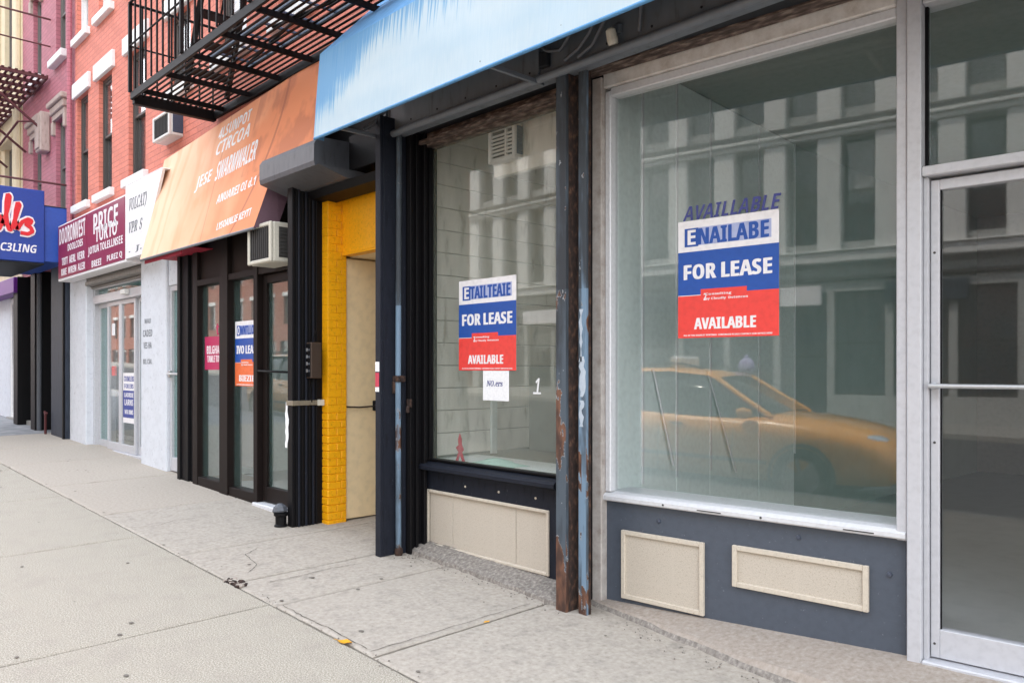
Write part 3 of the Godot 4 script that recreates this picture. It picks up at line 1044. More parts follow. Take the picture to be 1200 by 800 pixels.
	obj("track", st, mats["black_paint"], b)
	st = mb()
	box(st, Vector3(-4.745, 1.10, 0.172), Vector3(-4.69, 1.16, 0.185), 0.004)
	box(st, Vector3(-4.73, 1.06, 0.186), Vector3(-4.70, 1.11, 0.205), 0.006)
	obj("hasp", st, mats["rust"], b)
	# the pair of rusty posts between the two vacant shops
	b = thing("rusty_gate_post", "rusty steel post with peeling paint, the left of the pair between the vacant shops", "post", Transform3D.IDENTITY, "rusty gate posts")
	var y := gy(-3.1, 0.2) - 0.05
	st = mb()
	box(st, Vector3(-3.185, y, 0.225), Vector3(-3.105, 3.08, 0.25), 0.003)
	obj("face", st, mats["rust_paint"], b)
	st = mb()
	box(st, Vector3(-3.185, y, 0.12), Vector3(-3.165, 3.08, 0.224), 0.003)
	box(st, Vector3(-3.125, y, 0.14), Vector3(-3.105, 3.08, 0.224), 0.003)
	obj("channel", st, mats["rust"], b)
	boxed("backing", Vector3(-3.164, y, 0.05), Vector3(-3.126, 3.08, 0.14), 0.002, mats["rust"], b)
	b = thing("rusty_gate_post", "rusty post with flaking pale blue paint, the right of the pair between the vacant shops", "post", Transform3D.IDENTITY, "rusty gate posts")
	st = mb()
	box(st, Vector3(-3.055, y, 0.178), Vector3(-2.995, 3.08, 0.20), 0.003)
	obj("face", st, mats["blue_flake"], b)
	st = mb()
	box(st, Vector3(-3.055, y, 0.155), Vector3(-3.035, 3.08, 0.177), 0.003)
	box(st, Vector3(-3.015, y, 0.155), Vector3(-2.995, 3.08, 0.177), 0.003)
	box(st, Vector3(-3.035, y, 0.155), Vector3(-3.015, 3.08, 0.165), 0.003)
	obj("channel", st, mats["rust"], b)
	st = mb()
	for s in [[1.42, 1.72, 0.02], [1.22, 1.45, 0.0], [1.05, 1.20, 0.012]]:
		var p := PackedVector2Array()
		for i in 9:
			p.append(Vector2(rng.randf_range(0.0, 0.016), lerpf(s[0], s[1], i / 8.0)))
		for i in 9:
			p.append(Vector2(rng.randf_range(0.030, 0.055) - s[2], lerpf(s[1], s[0], i / 8.0)))
		prism(st, p, 0.0012, at(-3.050, 0, 0.2004))
	obj("torn_sticker", st, mats["worn_sticker"], b)
	b = thing("shop_divider", "black painted strip wall behind the pair of rusty posts", "wall")
	st = mb()
	box(st, Vector3(-3.36, -0.05, -0.12), Vector3(-3.115, 3.12, 0.04), 0.003)
	obj("strip", st, mats["black_paint"], b)

# ---------------------------------------------------------------- FOR LEASE signs
func lease_sign(called: String, label: String, xf: Transform3D, w: float, h: float, head: String, middle: String, foot: String, red: Material, group := "") -> Node3D:
	var s := thing(called, label, "sign", xf, group)
	var t := 0.0022
	boxed("sheet", Vector3(-w / 2, -h / 2, 0), Vector3(w / 2, h / 2, 0.0012), 0, mats["sign_white"], s)
	var b0 := h * 0.365 - h / 2
	var b1 := h * 0.735 - h / 2
	boxed("blue_band", Vector3(-w / 2, b0, 0.0012), Vector3(w / 2, b1, 0.002), 0, mats["sign_blue"], s)
	var st := mb()
	prism(st, PackedVector2Array([Vector2(-w / 2, -h / 2), Vector2(w / 2, -h / 2), Vector2(w / 2, b0 + 0.004), Vector2(w * 0.20, b0 + 0.004), Vector2(w * 0.20, b0 + h * 0.045), Vector2(-w * 0.26, b0 + h * 0.045), Vector2(-w * 0.26, b0 - 0.004), Vector2(-w / 2, b0 - 0.004)]), 0.0013, at(0, 0, 0.0012))
	obj("red_band", st, red, s)
	var f := 0.0027
	boxed("heading_ground", Vector3(-w * 0.42, h * 0.285, 0.0012), Vector3(w * 0.43, h * 0.435, 0.0018), 0, mats["pale_ink"], s)
	boxed("heading_ground", Vector3(-w * 0.43, h * 0.278, 0.0018), Vector3(-w * 0.285, h * 0.435, 0.0022), 0, mats["sign_blue"], s)
	heavy("heading", head.substr(0, 1), at(-w * 0.355, h * 0.357, f), w * 0.085, h * 0.125, mats["sign_white"], s)
	heavy("heading", head.substr(1), at(w * 0.06, h * 0.357, f), w * 0.70, h * 0.135, mats["sign_blue"], s)
	heavy("main_line", middle, at(0, (b0 + b1) / 2 + h * 0.01, f), w * 0.88, h * 0.125, mats["sign_white"], s)
	heavy("foot_line", foot, at(-w * 0.02, -h / 2 + h * 0.12, f), w * 0.62, h * 0.095, mats["sign_white"], s)
	lettering("small_line", "Consulting", at(-w * 0.08, b0 - h * 0.002, f), w * 0.26, h * 0.026, mats["sign_white"], s)
	lettering("small_line", "by Cloudly  Detencen", at(0.0, b0 - h * 0.04, f), w * 0.42, h * 0.026, mats["sign_white"], s)
	lettering("small_line", "2", at(-w * 0.215, b0 - h * 0.02, f), w * 0.03, h * 0.06, mats["sign_white"], s)
	lettering("fine_print", "ALL OF THE DOUBLET RENTINGS  CONTINUED PLEASE CONTACT OUR OFFICE HERE", at(0, -h / 2 + h * 0.022, f), w * 0.88, h * 0.014, mats["sign_white"], s)
	return s

# ---------------------------------------------------------------- left vacant shop window
func left_bay():
	var b := thing("left_vacant_shopfront", "navy vacant shop window with a rusty lintel over a cream panelled stall riser", "shopfront")
	# stall riser
	var st := mb()
	holed(st, -4.80, -3.36, 0.04, 0.634, -0.16, 0.0, [[-4.725, -3.49, 0.085, 0.476]])
	obj("stall_riser", st, mats["navy_paint"], b)
	boxed("ledge_board", Vector3(-4.80, 0.66, -0.55), Vector3(-3.36, 0.70, -0.045), 0.004, mats["pale_reveal"], b)
	var xs := [-4.725, -4.455, -3.795, -3.49]
	boxed("panel_backing", Vector3(-4.75, 0.06, -0.15), Vector3(-3.47, 0.50, -0.04), 0, mats["navy_paint"], b)
	for i in 3:
		boxed("cream_panel", Vector3(xs[i] + 0.002, 0.087, -0.039), Vector3(xs[i + 1] - 0.002, 0.474, -0.012), 0.003, mats["cream_panel"], b)
	st = mb()
	frame(st, -4.74, -3.476, 0.075, 0.49, -0.011, 0.012, 0.022, 0.005)
	obj("panel_moulding", st, mats["cream_moulding"], b)
	# sill
	st = mb()
	along_x(st, [[-0.06, 0.635], [0.055, 0.635], [0.075, 0.645], [0.075, 0.668], [0.06, 0.682], [-0.06, 0.70]], -4.87, -3.37)
	obj("sill", st, mats["navy_paint"], b)
	# frame and glass
	st = mb()
	box(st, Vector3(-4.80, 0.70, -0.09), Vector3(-4.735, 3.10, 0.02), 0.004)
	box(st, Vector3(-4.735, 0.70, -0.075), Vector3(-4.715, 3.02, -0.005), 0.003)
	box(st, Vector3(-3.405, 0.70, -0.09), Vector3(-3.36, 3.10, 0.02), 0.004)
	box(st, Vector3(-3.42, 0.70, -0.075), Vector3(-3.405, 3.02, -0.005), 0.003)
	box(st, Vector3(-4.715, 0.70, -0.075), Vector3(-3.42, 0.715, -0.005), 0.003)
	obj("frame", st, mats["black_paint"], b)
	boxed("pane", Vector3(-4.716, 0.714, -0.043), Vector3(-3.419, 3.03, -0.035), 0, mats["dusty_glass"], b)
	st = mb()
	box(st, Vector3(-4.87, 3.022, -0.09), Vector3(-3.37, 3.114, 0.03), 0.004)
	box(st, Vector3(-4.86, 3.03, 0.03), Vector3(-3.34, 3.055, 0.09), 0.004)
	obj("lintel", st, mats["rusty_lintel"], b)
	for x in [-4.3, -3.95, -3.6]:
		st = mb(true)
		lathe(st, [[0.009, 0.0], [0.007, 0.004], [0.0, 0.006]], 8, Transform3D(Basis(Vector3(1, 0, 0), PI / 2), Vector3(x, 0.565 - rng.randf() * 0.02, 0.0)))
		obj("bolt", st, mats["cream_moulding"], b)
	# worn concrete step under the riser
	st = mb()
	var n := 26
	var prof := []
	for i in n + 1:
		var x := lerpf(-4.80, -3.19, float(i) / n)
		var g := gy(x, 0.1)
		var zf := lerpf(0.15, 0.215, float(i) / n) + rng.randf_range(-0.012, 0.012)
		prof.append([Vector3(x, g + 0.075 + rng.randf_range(-0.004, 0.004), -0.02), Vector3(x, g + 0.07 + rng.randf_range(-0.008, 0.004), 0.03), Vector3(x, g + 0.045 + rng.randf_range(-0.01, 0.006), zf - 0.06), Vector3(x, g + 0.024 + rng.randf_range(-0.006, 0.006), zf - 0.012), Vector3(x, g - 0.03, zf)])
	for i in n:
		for k in 4:
			quad(st, prof[i][k], prof[i][k + 1], prof[i + 1][k + 1], prof[i + 1][k])
	obj("worn_step", st, mats["dirty_kerb_concrete"], b)
	# inside: boarded side wall, back wall, dropped panel
	for i in 15:
		var y := 0.72 + i * 0.172
		st = mb()
		along_x(st, [[0.0, y], [0.0, y + 0.166], [0.001, y + 0.166], [0.001, y]], 0.0, 0.001)
		var brd := mb()
		box(brd, Vector3(-4.80, y, -2.3), Vector3(-4.782 + 0.0, y + 0.167, -0.10), 0.004)
		obj("wall_board", brd, mats["shiplap"], b)
	boxed("back_wall", Vector3(-4.78, 0.1, -2.4), Vector3(-3.34, 3.3, -2.3), 0, mats["shiplap"], b)
	for i in 15:
		var y := 0.72 + i * 0.172
		boxed("back_board", Vector3(-4.78, y, -2.3), Vector3(-3.34, y + 0.167, -2.284), 0.004, mats["shiplap"], b)
	boxed("side_lining", Vector3(-3.352, 0.7, -2.3), Vector3(-3.341, 3.3, -0.12), 0, mats["shiplap"], b)
	boxed("upper_panel", Vector3(-4.22, 2.74, -0.25), Vector3(-3.42, 3.3, -0.20), 0.003, mats["shiplap"], b)
	boxed("corner_trim", Vector3(-4.779, 0.70, -0.72), Vector3(-4.755, 1.42, -0.66), 0.003, mats["pale_reveal"], b)
	boxed("low_partition", Vector3(-4.779, 0.70, -1.15), Vector3(-3.352, 1.40, -1.10), 0.003, mats["room_wall"], b)
	# lease sign on the glass
	lease_sign("lease_sign", "white, blue and red FOR LEASE sign on left vacant window above a small paper note", at(-4.112, 1.686, -0.0345), 0.595, 0.635, "ETAILTEAIE", "FOR LEASE", "AVAILABLE", mats["sign_red"], "for lease signs")
	var p := thing("paper_note", "small white paper note taped below the lease sign on left vacant window", "note", at(-4.017, 1.265, -0.0345))
	boxed("sheet", Vector3(-0.132, -0.102, 0), Vector3(0.132, 0.102, 0.001), 0, mats["paper"], p)
	lettering("writing", "NO.ers", at(-0.01, 0.015, 0.0018), 0.16, 0.038, mats["dark_vinyl"], p, serif_font, 0.2)
	p = thing("number_sticker", "white figure 1 sticker on the right side of left vacant window", "sticker", at(-3.62, 1.275, -0.0345))
	lettering("figure", "1", at(0, 0, 0.001), 0.034, 0.09, mats["paper"], p, null, 0.15)
	boxed("tail", Vector3(-0.036, -0.058, 0), Vector3(0.034, -0.046, 0.0012), 0, mats["paper"], p)
	# little red card figure and a teal cloth on the ledge
	p = thing("red_card_figure", "small red cut-out card figure standing inside the lower left window corner", "ornament", at(-4.49, 0.702, -0.11))
	st = mb()
	prism(st, PackedVector2Array([Vector2(-0.05, 0), Vector2(-0.02, 0.0), Vector2(0.0, 0.05), Vector2(0.03, 0.0), Vector2(0.06, 0.0), Vector2(0.025, 0.07), Vector2(0.045, 0.09), Vector2(0.02, 0.13), Vector2(0.022, 0.165), Vector2(0.0, 0.21), Vector2(-0.02, 0.16), Vector2(-0.015, 0.12), Vector2(-0.045, 0.10), Vector2(-0.015, 0.07)]), 0.004)
	obj("figure", st, mats["red_card"], p)
	st = mb(true)
	var cols := 14
	var cloth := []
	for i in cols:
		var row := []
		for j in 6:
			var u := float(i) / (cols - 1)
			var v := float(j) / 5
			var edge := sin(PI * u) * sin(PI * v)
			row.append(Vector3(-4.40 + u * 0.44 + rng.randf_range(-0.012, 0.012), 0.7015 + 0.035 * edge + rng.randf_range(0.0, 0.02) * edge, -0.10 - v * 0.2 + rng.randf_range(-0.01, 0.01)))
		cloth.append(row)
	for i in cols - 1:
		for j in 5:
			quad(st, cloth[i][j], cloth[i + 1][j], cloth[i + 1][j + 1], cloth[i][j + 1])
	var c := obj("teal_cloth", st, mats["teal_cloth"], self)
	tag(c, "crumpled pale teal cloth lying on the ledge inside left vacant window", "cloth")
	# wall cooler seen through the glass
	cooler("window_cooler", "white louvred air conditioner hanging inside the left vacant window", at(-4.20, 2.815, -0.199), 0.28, 0.255, 0.08, mats["plastic_white"], true)

# box cooler: origin at the lower left back corner, faces +z
func cooler(called: String, label: String, xf: Transform3D, w: float, h: float, d: float, shellm: Material, louvred := false):
	var o := thing(called, label, "air conditioner", xf)
	var st := mb()
	box(st, Vector3(0, 0, 0), Vector3(w, h, d - 0.03), 0.012)
	frame(st, 0, w, 0, h, d - 0.0295, d, 0.035, 0.008)
	obj("casing", st, shellm, o)
	boxed("grille_back", Vector3(0.035, 0.035, d - 0.029), Vector3(w - 0.035, h - 0.035, d - 0.022), 0, mats["grille_dark"], o)
	if louvred:
		for i in 6:
			boxed("slat", Vector3(0.035, 0.05 + i * (h - 0.1) / 6, d - 0.02), Vector3(w - 0.035, 0.062 + i * (h - 0.1) / 6, d - 0.004), 0.002, shellm, o)
		boxed("grille_bar", Vector3(w * 0.62, 0.035, d - 0.021), Vector3(w * 0.62 + 0.02, h - 0.035, d - 0.002), 0.002, shellm, o)
	else:
		for i in 9:
			boxed("fin", Vector3(0.05 + i * (w - 0.1) / 9, 0.035, d - 0.02), Vector3(0.058 + i * (w - 0.1) / 9, h - 0.035, d - 0.006), 0, mats["grille_dark"], o)
	# side louvres: a dark recess with ribs
	boxed("side_grille", Vector3(w, h * 0.12, d * 0.10), Vector3(w + 0.004, h * 0.88, d * 0.78), 0.001, mats["grille_dark"] if shellm != mats["plastic_white"] else mats["grille_blue"], o)
	for i in 8:
		boxed("rib", Vector3(w + 0.004, h * 0.15 + i * h * 0.09, d * 0.11), Vector3(w + 0.010, h * 0.15 + i * h * 0.09 + 0.008, d * 0.77), 0.001, mats["grille_blue"] if shellm == mats["plastic_white"] else mats["grille_dark"], o)

# ---------------------------------------------------------------- right vacant shop: window, door, all in the bay's own axes
func tray(parent: Node, x0: float, x1: float, y0: float, y1: float):
	var st := mb()
	frame(st, x0, x1, y0, y1, 0.0, 0.022, 0.026, 0.003)
	var fr := obj("panel_moulding", st, mats["cream_moulding"], parent)
	boxed("cream_panel", Vector3(x0 + 0.02, y0 + 0.02, 0.001), Vector3(x1 - 0.02, y1 - 0.02, 0.007), 0, mats["cream_panel"], fr)

func right_bay():
	var b := thing("right_vacant_shopfront", "vacant shopfront with large aluminium framed window over a slate blue stall riser", "shopfront", bay_turn)
	# timber jamb and head
	boxed("timber_jamb", Vector3(-0.075, -0.05, -0.10), Vector3(0.045, 3.10, 0.055), 0.006, mats["weathered_timber"], b)
	boxed("jamb_bead", Vector3(0.045, 0.655, -0.06), Vector3(0.085, 3.02, 0.02), 0.006, mats["white_aluminium"], b)
	boxed("timber_head", Vector3(0.045, 3.035, -0.08), Vector3(1.664, 3.13, 0.04), 0.006, mats["aged_white_timber"], b)
	boxed("head_bead", Vector3(0.085, 2.985, -0.07), Vector3(1.664, 3.034, 0.022), 0.006, mats["white_aluminium"], b)
	boxed("rusty_angle", Vector3(-0.08, 3.105, 0.056), Vector3(4.6, 3.125, 0.17), 0.002, mats["rusty_lintel"], b)
	# stall riser
	boxed("stall_riser", Vector3(0.0, -0.12, -0.22), Vector3(1.7, 0.604, 0.0), 0.004, mats["bulkhead_paint"], b)
	tray(b, 0.158, 0.688, 0.046, 0.442)
	tray(b, 0.853, 1.538, 0.239, 0.456)
	for p in [[1.627, 0.43], [0.4, 0.52], [1.2, 0.54]]:
		var c := mb()
		lathe(c, [[0.013, 0.0], [0.011, 0.008], [0.0, 0.011]], 8, Transform3D(Basis(Vector3(1, 0, 0), PI / 2), Vector3(p[0], p[1], 0.0)))
		obj("bolt", c, mats["navy_light"], b)
	# sill
	var st := mb()
	along_x(st, [[-0.22, 0.605], [0.034, 0.605], [0.04, 0.612], [0.04, 0.632], [0.02, 0.648], [-0.06, 0.658], [-0.22, 0.658]], 0.03, 1.705)
	obj("sill", st, mats["white_aluminium"], b)
	for p in [0.45, 1.02]:
		var c := mb()
		lathe(c, [[0.007, 0.0], [0.005, 0.004], [0.0, 0.005]], 8, Transform3D(Basis(Vector3(1, 0, 0), PI / 2), Vector3(p, 0.622, 0.04)))
		obj("screw", c, mats["grille_dark"], b)
	for p in [0.73, 1.50]:
		boxed("drain_slot", Vector3(p - 0.07, 0.615, 0.0395), Vector3(p + 0.07, 0.621, 0.0412), 0, mats["grille_dark"], b)
	# big pane
	boxed("pane", Vector3(0.07, 0.645, -0.034), Vector3(1.675, 3.0, -0.026), 0, mats["shop_glass"], b)
	# mullion of two joined sections
	boxed("mullion", Vector3(1.664, 0.60, -0.09), Vector3(1.709, 3.45, 0.03), 0.004, mats["aluminium"], b)
	boxed("mullion", Vector3(1.712, 0.02, -0.11), Vector3(1.772, 3.45, 0.045), 0.004, mats["aluminium"], b)
	boxed("mullion", Vector3(2.80, 0.02, -0.11), Vector3(2.86, 3.45, 0.045), 0.004, mats["aluminium"], b)
	boxed("transom_bar", Vector3(1.773, 2.238, -0.10), Vector3(2.80, 2.282, 0.04), 0.004, mats["aluminium"], b)
	boxed("top_bar", Vector3(1.773, 3.01, -0.10), Vector3(2.80, 3.07, 0.03), 0.004, mats["aluminium"], b)
	boxed("gasket", Vector3(1.773, 2.283, -0.04), Vector3(1.786, 3.01, -0.015), 0, mats["black_paint"], b)
	boxed("gasket", Vector3(1.786, 2.283, -0.04), Vector3(2.80, 2.294, -0.015), 0, mats["black_paint"], b)
	boxed("pane", Vector3(1.78, 2.286, -0.032), Vector3(2.80, 3.02, -0.024), 0, mats["shop_glass"], b)
	boxed("door_jamb", Vector3(1.773, 0.07, -0.095), Vector3(1.793, 2.237, 0.01), 0.002, mats["aluminium"], b)
	boxed("threshold", Vector3(1.773, 0.03, -0.12), Vector3(2.80, 0.082, 0.05), 0.006, mats["aluminium"], b)
	boxed("infill_wall", Vector3(2.86, -0.1, -0.2), Vector3(4.6, 3.3, -0.02), 0.004, mats["bulkhead_paint"], b)
	boxed("infill_over", Vector3(-0.075, 3.131, -0.2), Vector3(4.6, 3.3, -0.03), 0, mats["fascia_dark"], b)
	# door
	st = mb()
	frame(st, 1.796, 2.795, 0.088, 2.225, -0.07, -0.015, 0.036, 0.003, 0.128, 0.046)
	var d := obj("door", st, mats["aluminium"], b)
	boxed("door_pane", Vector3(1.83, 0.214, -0.046), Vector3(2.76, 2.182, -0.038), 0, mats["door_glass"], d)
	st = mb()
	tube(st, [Vector3(1.80, 1.304, 0.028), Vector3(2.78, 1.304, 0.028)], 0.011, 10)
	box(st, Vector3(1.803, 1.290, -0.015), Vector3(1.828, 1.318, 0.02), 0.003)
	box(st, Vector3(2.76, 1.290, -0.015), Vector3(2.785, 1.318, 0.02), 0.003)
	obj("push_bar", st, mats["steel_bar"], d)
	boxed("glazing_bead", Vector3(1.832, 0.216, -0.037), Vector3(1.838, 2.18, -0.030), 0, mats["black_paint"], d)
	for y in [0.15, 1.05, 1.9]:
		var c := mb()
		lathe(c, [[0.006, 0.0], [0.004, 0.003], [0.0, 0.004]], 8, Transform3D(Basis(Vector3(1, 0, 0), PI / 2), Vector3(1.812, y, -0.015)))
		obj("screw", c, mats["grille_dark"], d)
	# sloping concrete ledge before it
	st = mb()
	var n := 44
	var prof := []
	for i in n + 1:
		var s := lerpf(-0.06, 4.4, float(i) / n)
		var top := lerpf(0.012, 0.078, clampf(s / 1.75, 0, 1))
		var out := lerpf(0.06, 0.42, clampf((s + 0.06) / 1.5, 0, 1)) + rng.randf_range(-0.012, 0.012)
		var w: Vector3 = bay_turn * Vector3(s, 0, out)
		var lip := gy(w.x, w.z)
		var row := []
		row.append(bay_turn * Vector3(s, top, -0.02))
		for k in [0.3, 0.6, 0.88]:
			row.append(bay_turn * Vector3(s, lerpf(top, maxf(lip + 0.028, top - 0.07), k) + rng.randf_range(-0.003, 0.003), out * k))
		row.append(bay_turn * Vector3(s, lip + 0.022 + rng.randf_range(-0.006, 0.003), out * 0.97))
		row.append(bay_turn * Vector3(s, lip - 0.03, out + 0.015))
		prof.append(row)
	for i in n:
		for k in 5:
			quad(st, prof[i][k], prof[i][k + 1], prof[i + 1][k + 1], prof[i + 1][k])
	var led := structure("concrete_ledge", st, mats["ledge_concrete"])
	st = mb()
	for i in n:
		quad(st, prof[i][4] + Vector3(0, 0.003, 0), prof[i][5] + Vector3(0, 0.01, 0.012), prof[i + 1][5] + Vector3(0, 0.01, 0.012), prof[i + 1][4] + Vector3(0, 0.003, 0))
	obj("crumbled_edge", st, mats["dirty_kerb_concrete"], led)
	# pale ledge and lined party wall behind the glass
	boxed("display_ledge", Vector3(0.045, 0.58, -0.34), Vector3(1.664, 0.64, -0.06), 0.004, mats["pale_reveal"], b)
	boxed("ledge_front", Vector3(0.062, 0.07, -0.34), Vector3(1.664, 0.58, -0.31), 0, mats["pale_reveal"], b)
	boxed("ledge_end", Vector3(1.665, 0.07, -0.34), Vector3(1.70, 0.64, -0.12), 0.002, mats["pale_reveal"], b)
	var joints := [-0.09, -0.36, -0.78, -1.25, -2.05, -2.75]
	for i in 5:
		boxed("wall_lining", Vector3(0.02, 0.07, joints[i + 1] + 0.004), Vector3(0.062, 3.29, joints[i] - 0.004), 0.003, mats["pale_reveal"], b)
		boxed("cover_strip", Vector3(0.0625, 0.66, joints[i + 1] - 0.012), Vector3(0.072, 3.29, joints[i + 1] + 0.012), 0.002, mats["white_aluminium"], b)
	for r in [[-0.46, 1.38, -0.68, 0.75], [-1.18, 1.36, -1.58, 0.62]]:
		st = mb(true)
		tube(st, [Vector3(0.08, r[1], r[0]), Vector3(0.10, r[3], r[2])], 0.008, 6)
		obj("stay_rod", st, mats["white_aluminium"], b)
	# room fittings: a louvred panel and a pale door frame at the back of the room
	var r := thing("louvred_grille", "pale louvred wall grille deep inside the vacant shop behind the glass door", "grille", bay_turn * at(2.55, 1.15, -5.2))
	boxed("backing", Vector3(-0.5, 0, 0), Vector3(0.6, 0.78, 0.02), 0, mats["room_dark"], r)
	for i in 10:
		boxed("louvre", Vector3(-0.5, 0.02 + i * 0.078, 0.02), Vector3(0.6, 0.055 + i * 0.078, 0.06), 0.003, mats["pale_reveal"], r)
	r = thing("inner_door_frame", "pale inner door frame at the back of the vacant shop's dark room", "door frame", bay_turn * at(3.25, 0.07, -4.2))
	st = mb()
	frame(st, 0, 0.9, 0, 2.1, 0, 0.08, 0.06)
	obj("frame", st, mats["pale_reveal"], r)
	# sign and the vinyl lettering above it
	lease_sign("lease_sign", "largest FOR LEASE sign, on the big right window under dark vinyl AVAILLABLE letters", bay_turn * at(0.80, 1.872, -0.0255), 0.58, 0.645, "ENAILABE", "FOR LEASE", "AVAILABLE", mats["sign_red"], "for lease signs")
	var v := thing("vinyl_lettering", "dark blue slanted AVAILLABLE window lettering above the large lease sign", "lettering", bay_turn * at(0.82, 2.236, -0.0255))
	lettering("word", "AVAILLABLE", at(0, 0, 0.0008), 0.545, 0.078, mats["dark_vinyl"], v, null, 0.22, 0.001)

# ---------------------------------------------------------------- yellow entrance
func yellow_entrance():
	var b := thing("yellow_entrance", "bright yellow recessed entrance with a painted brick pier and header", "entrance")
	# pier bricks, one by one
	var x0 := -6.075
	var x1 := -5.945
	var core := mb()
	box(core, Vector3(x0 + 0.008, 0.0, -0.05), Vector3(x1 - 0.008, 2.93, 0.122), 0)
	var pier := obj("brick_pier", core, mats["yellow_paint"], b)
	var y := 0.035
	var k := 0
	while y < 2.88:
		var h := 0.060
		var split := -0.045 + (0.09 if k % 2 == 0 else 0.045)
		for seg in [[-0.05, split - 0.002], [split + 0.002, 0.13]]:
			var c := mb()
			var e := rng.randf_range(-0.0015, 0.002) if y < 1.0 else rng.randf_range(-0.0005, 0.0005)
			box(c, Vector3(x0, y, seg[0]), Vector3(x1 + e, y + (h if y < 1.0 else 0.064), seg[1] + (e if seg[1] > 0.12 else 0.0)), 0.005 if y < 1.0 else 0.002)
			obj("brick", c, mats["yellow_paint"], pier)
		y += 0.065
		k += 1
	boxed("header_panel", Vector3(-5.965, 2.36, -0.10), Vector3(-4.87, 3.12, -0.012), 0.005, mats["yellow_paint"], b)
	boxed("header_lip", Vector3(-5.945, 2.345, -0.10), Vector3(-4.87, 2.36, -0.006), 0.002, mats["yellow_paint"], b)
	boxed("lining", Vector3(-6.06, 0.02, -1.45), Vector3(-6.045, 2.345, -0.05), 0, mats["cream_door_paint"], b)
	boxed("lining", Vector3(-4.885, 0.02, -1.45), Vector3(-4.87, 2.345, -0.04), 0, mats["cream_door_paint"], b)
	boxed("lining", Vector3(-6.045, 0.02, -1.5), Vector3(-4.885, 2.345, -1.45), 0, mats["cream_door_paint"], b)
	boxed("ceiling", Vector3(-6.045, 2.345, -1.45), Vector3(-4.885, 2.36, -0.10), 0, mats["cream_door_paint"], b)
	var d := boxed("door", Vector3(-6.02, 0.085, -1.02), Vector3(-5.975, 2.33, -0.012), 0.004, mats["cream_door_paint"], b)
	boxed("kick_plate", Vector3(-5.975, 0.09, -1.0), Vector3(-5.9735, 0.20, -0.02), 0, mats["cream_door_paint"], d)
	var st := mb(true)
	tube(st, [Vector3(-5.955, 1.055, -0.03), Vector3(-5.952, 1.045, -0.18), Vector3(-5.955, 1.05, -0.34)], 0.007, 8)
	obj("chain_bar", st, mats["rust"], d)
	st = mb()
	box(st, Vector3(-5.975, 1.01, -0.37), Vector3(-5.945, 1.10, -0.33), 0.006)
	box(st, Vector3(-5.945, 1.03, -0.36), Vector3(-5.92, 1.065, -0.325), 0.006)
	box(st, Vector3(-5.975, 1.04, -0.05), Vector3(-5.95, 1.065, -0.02), 0.004)
	obj("latch", st, mats["black_paint"], d)
	boxed("entrance_floor", Vector3(-6.045, -0.2, -1.45), Vector3(-4.885, 0.062, -0.5), 0, mats["smooth_concrete"], b)
	# dark fluted column at the left of the entrance
	b = thing("fluted_black_column", "black fluted metal column with torn paper strip, left of the yellow entrance", "column")
	var g := gy(-6.07, 0.3) - 0.05
	st = mb()
	box(st, Vector3(-6.13, g, 0.375), Vector3(-6.045, 3.0, 0.405), 0.006)
	box(st, Vector3(-6.13, g, 0.0), Vector3(-6.04, 3.0, 0.374), 0.003)
	obj("shaft", st, mats["black_paint"], b)
	for i in 6:
		boxed("flute", Vector3(-6.04, g, 0.175 + i * 0.033), Vector3(-6.028, 3.0, 0.193 + i * 0.033), 0.003, mats["navy_paint"] if i % 2 else mats["black_paint"], b)
	st = mb()
	var p := PackedVector2Array()
	for i in 12:
		p.append(Vector2(rng.randf_range(-0.012, 0.006), lerpf(0.72, 1.10, i / 11.0)))
	for i in 12:
		p.append(Vector2(rng.randf_range(0.035, 0.055) * (0.55 + 0.45 * sin(PI * i / 11.0)), lerpf(1.10, 0.72, i / 11.0)))
	prism(st, p, 0.004, at(-6.155, 0, 0.4055))
	obj("torn_paper", st, mats["paper"], b)
	b = thing("bracket_bar", "tan metal strap running from the black fluted column to yellow brick pier", "bracket")
	st = mb()
	box(st, Vector3(-6.135, 1.075, 0.406), Vector3(-6.02, 1.115, 0.414), 0.002)
	box(st, Vector3(-6.0265, 1.075, 0.132), Vector3(-6.0185, 1.115, 0.405), 0.002)
	obj("strap", st, mats["tan_metal"], b)
	boxed("end_plate", Vector3(-6.0175, 1.07, 0.135), Vector3(-5.99, 1.12, 0.19), 0.003, mats["plastic_cream"], b)
	b = thing("intercom_box", "dark brown metal intercom box mounted beside the yellow brick pier", "intercom", at(-6.027, 1.30, 0.19))
	boxed("casing", Vector3(0, 0, 0), Vector3(0.085, 0.30, 0.10), 0.006, mats["intercom_metal"], b)
	boxed("face_plate", Vector3(0.006, 0.012, 0.10), Vector3(0.079, 0.288, 0.104), 0.001, mats["black_paint"], b)
	for i in 4:
		boxed("button", Vector3(0.014, 0.05 + i * 0.058, 0.104), Vector3(0.036, 0.078 + i * 0.058, 0.109), 0.002, mats["steel_bar"], b)
		boxed("name_slot", Vector3(0.046, 0.054 + i * 0.058, 0.104), Vector3(0.072, 0.072 + i * 0.058, 0.107), 0.001, mats["cable_grey"], b)
	st = mb(true)
	tube(st, [Vector3(0.02, -0.001, 0.05), Vector3(0.018, -0.05, 0.055), Vector3(0.005, -0.09, 0.06), Vector3(0.01, -0.20, 0.05)], 0.006, 6)
	obj("cable", st, mats["black_paint"], b)
	st = mb()
	tube(st, [Vector3(0.04, 0.30, 0.04), Vector3(0.036, 0.37, 0.04), Vector3(0.01, 0.40, 0.02)], 0.006, 6)
	obj("conduit", st, mats["black_paint"], b)
	b = thing("wall_standpipe", "short black pipe stub with grey cap at foot of the black fluted column", "standpipe", at(-6.155, gy(-6.155, 0.43), 0.45))
	st = mb()
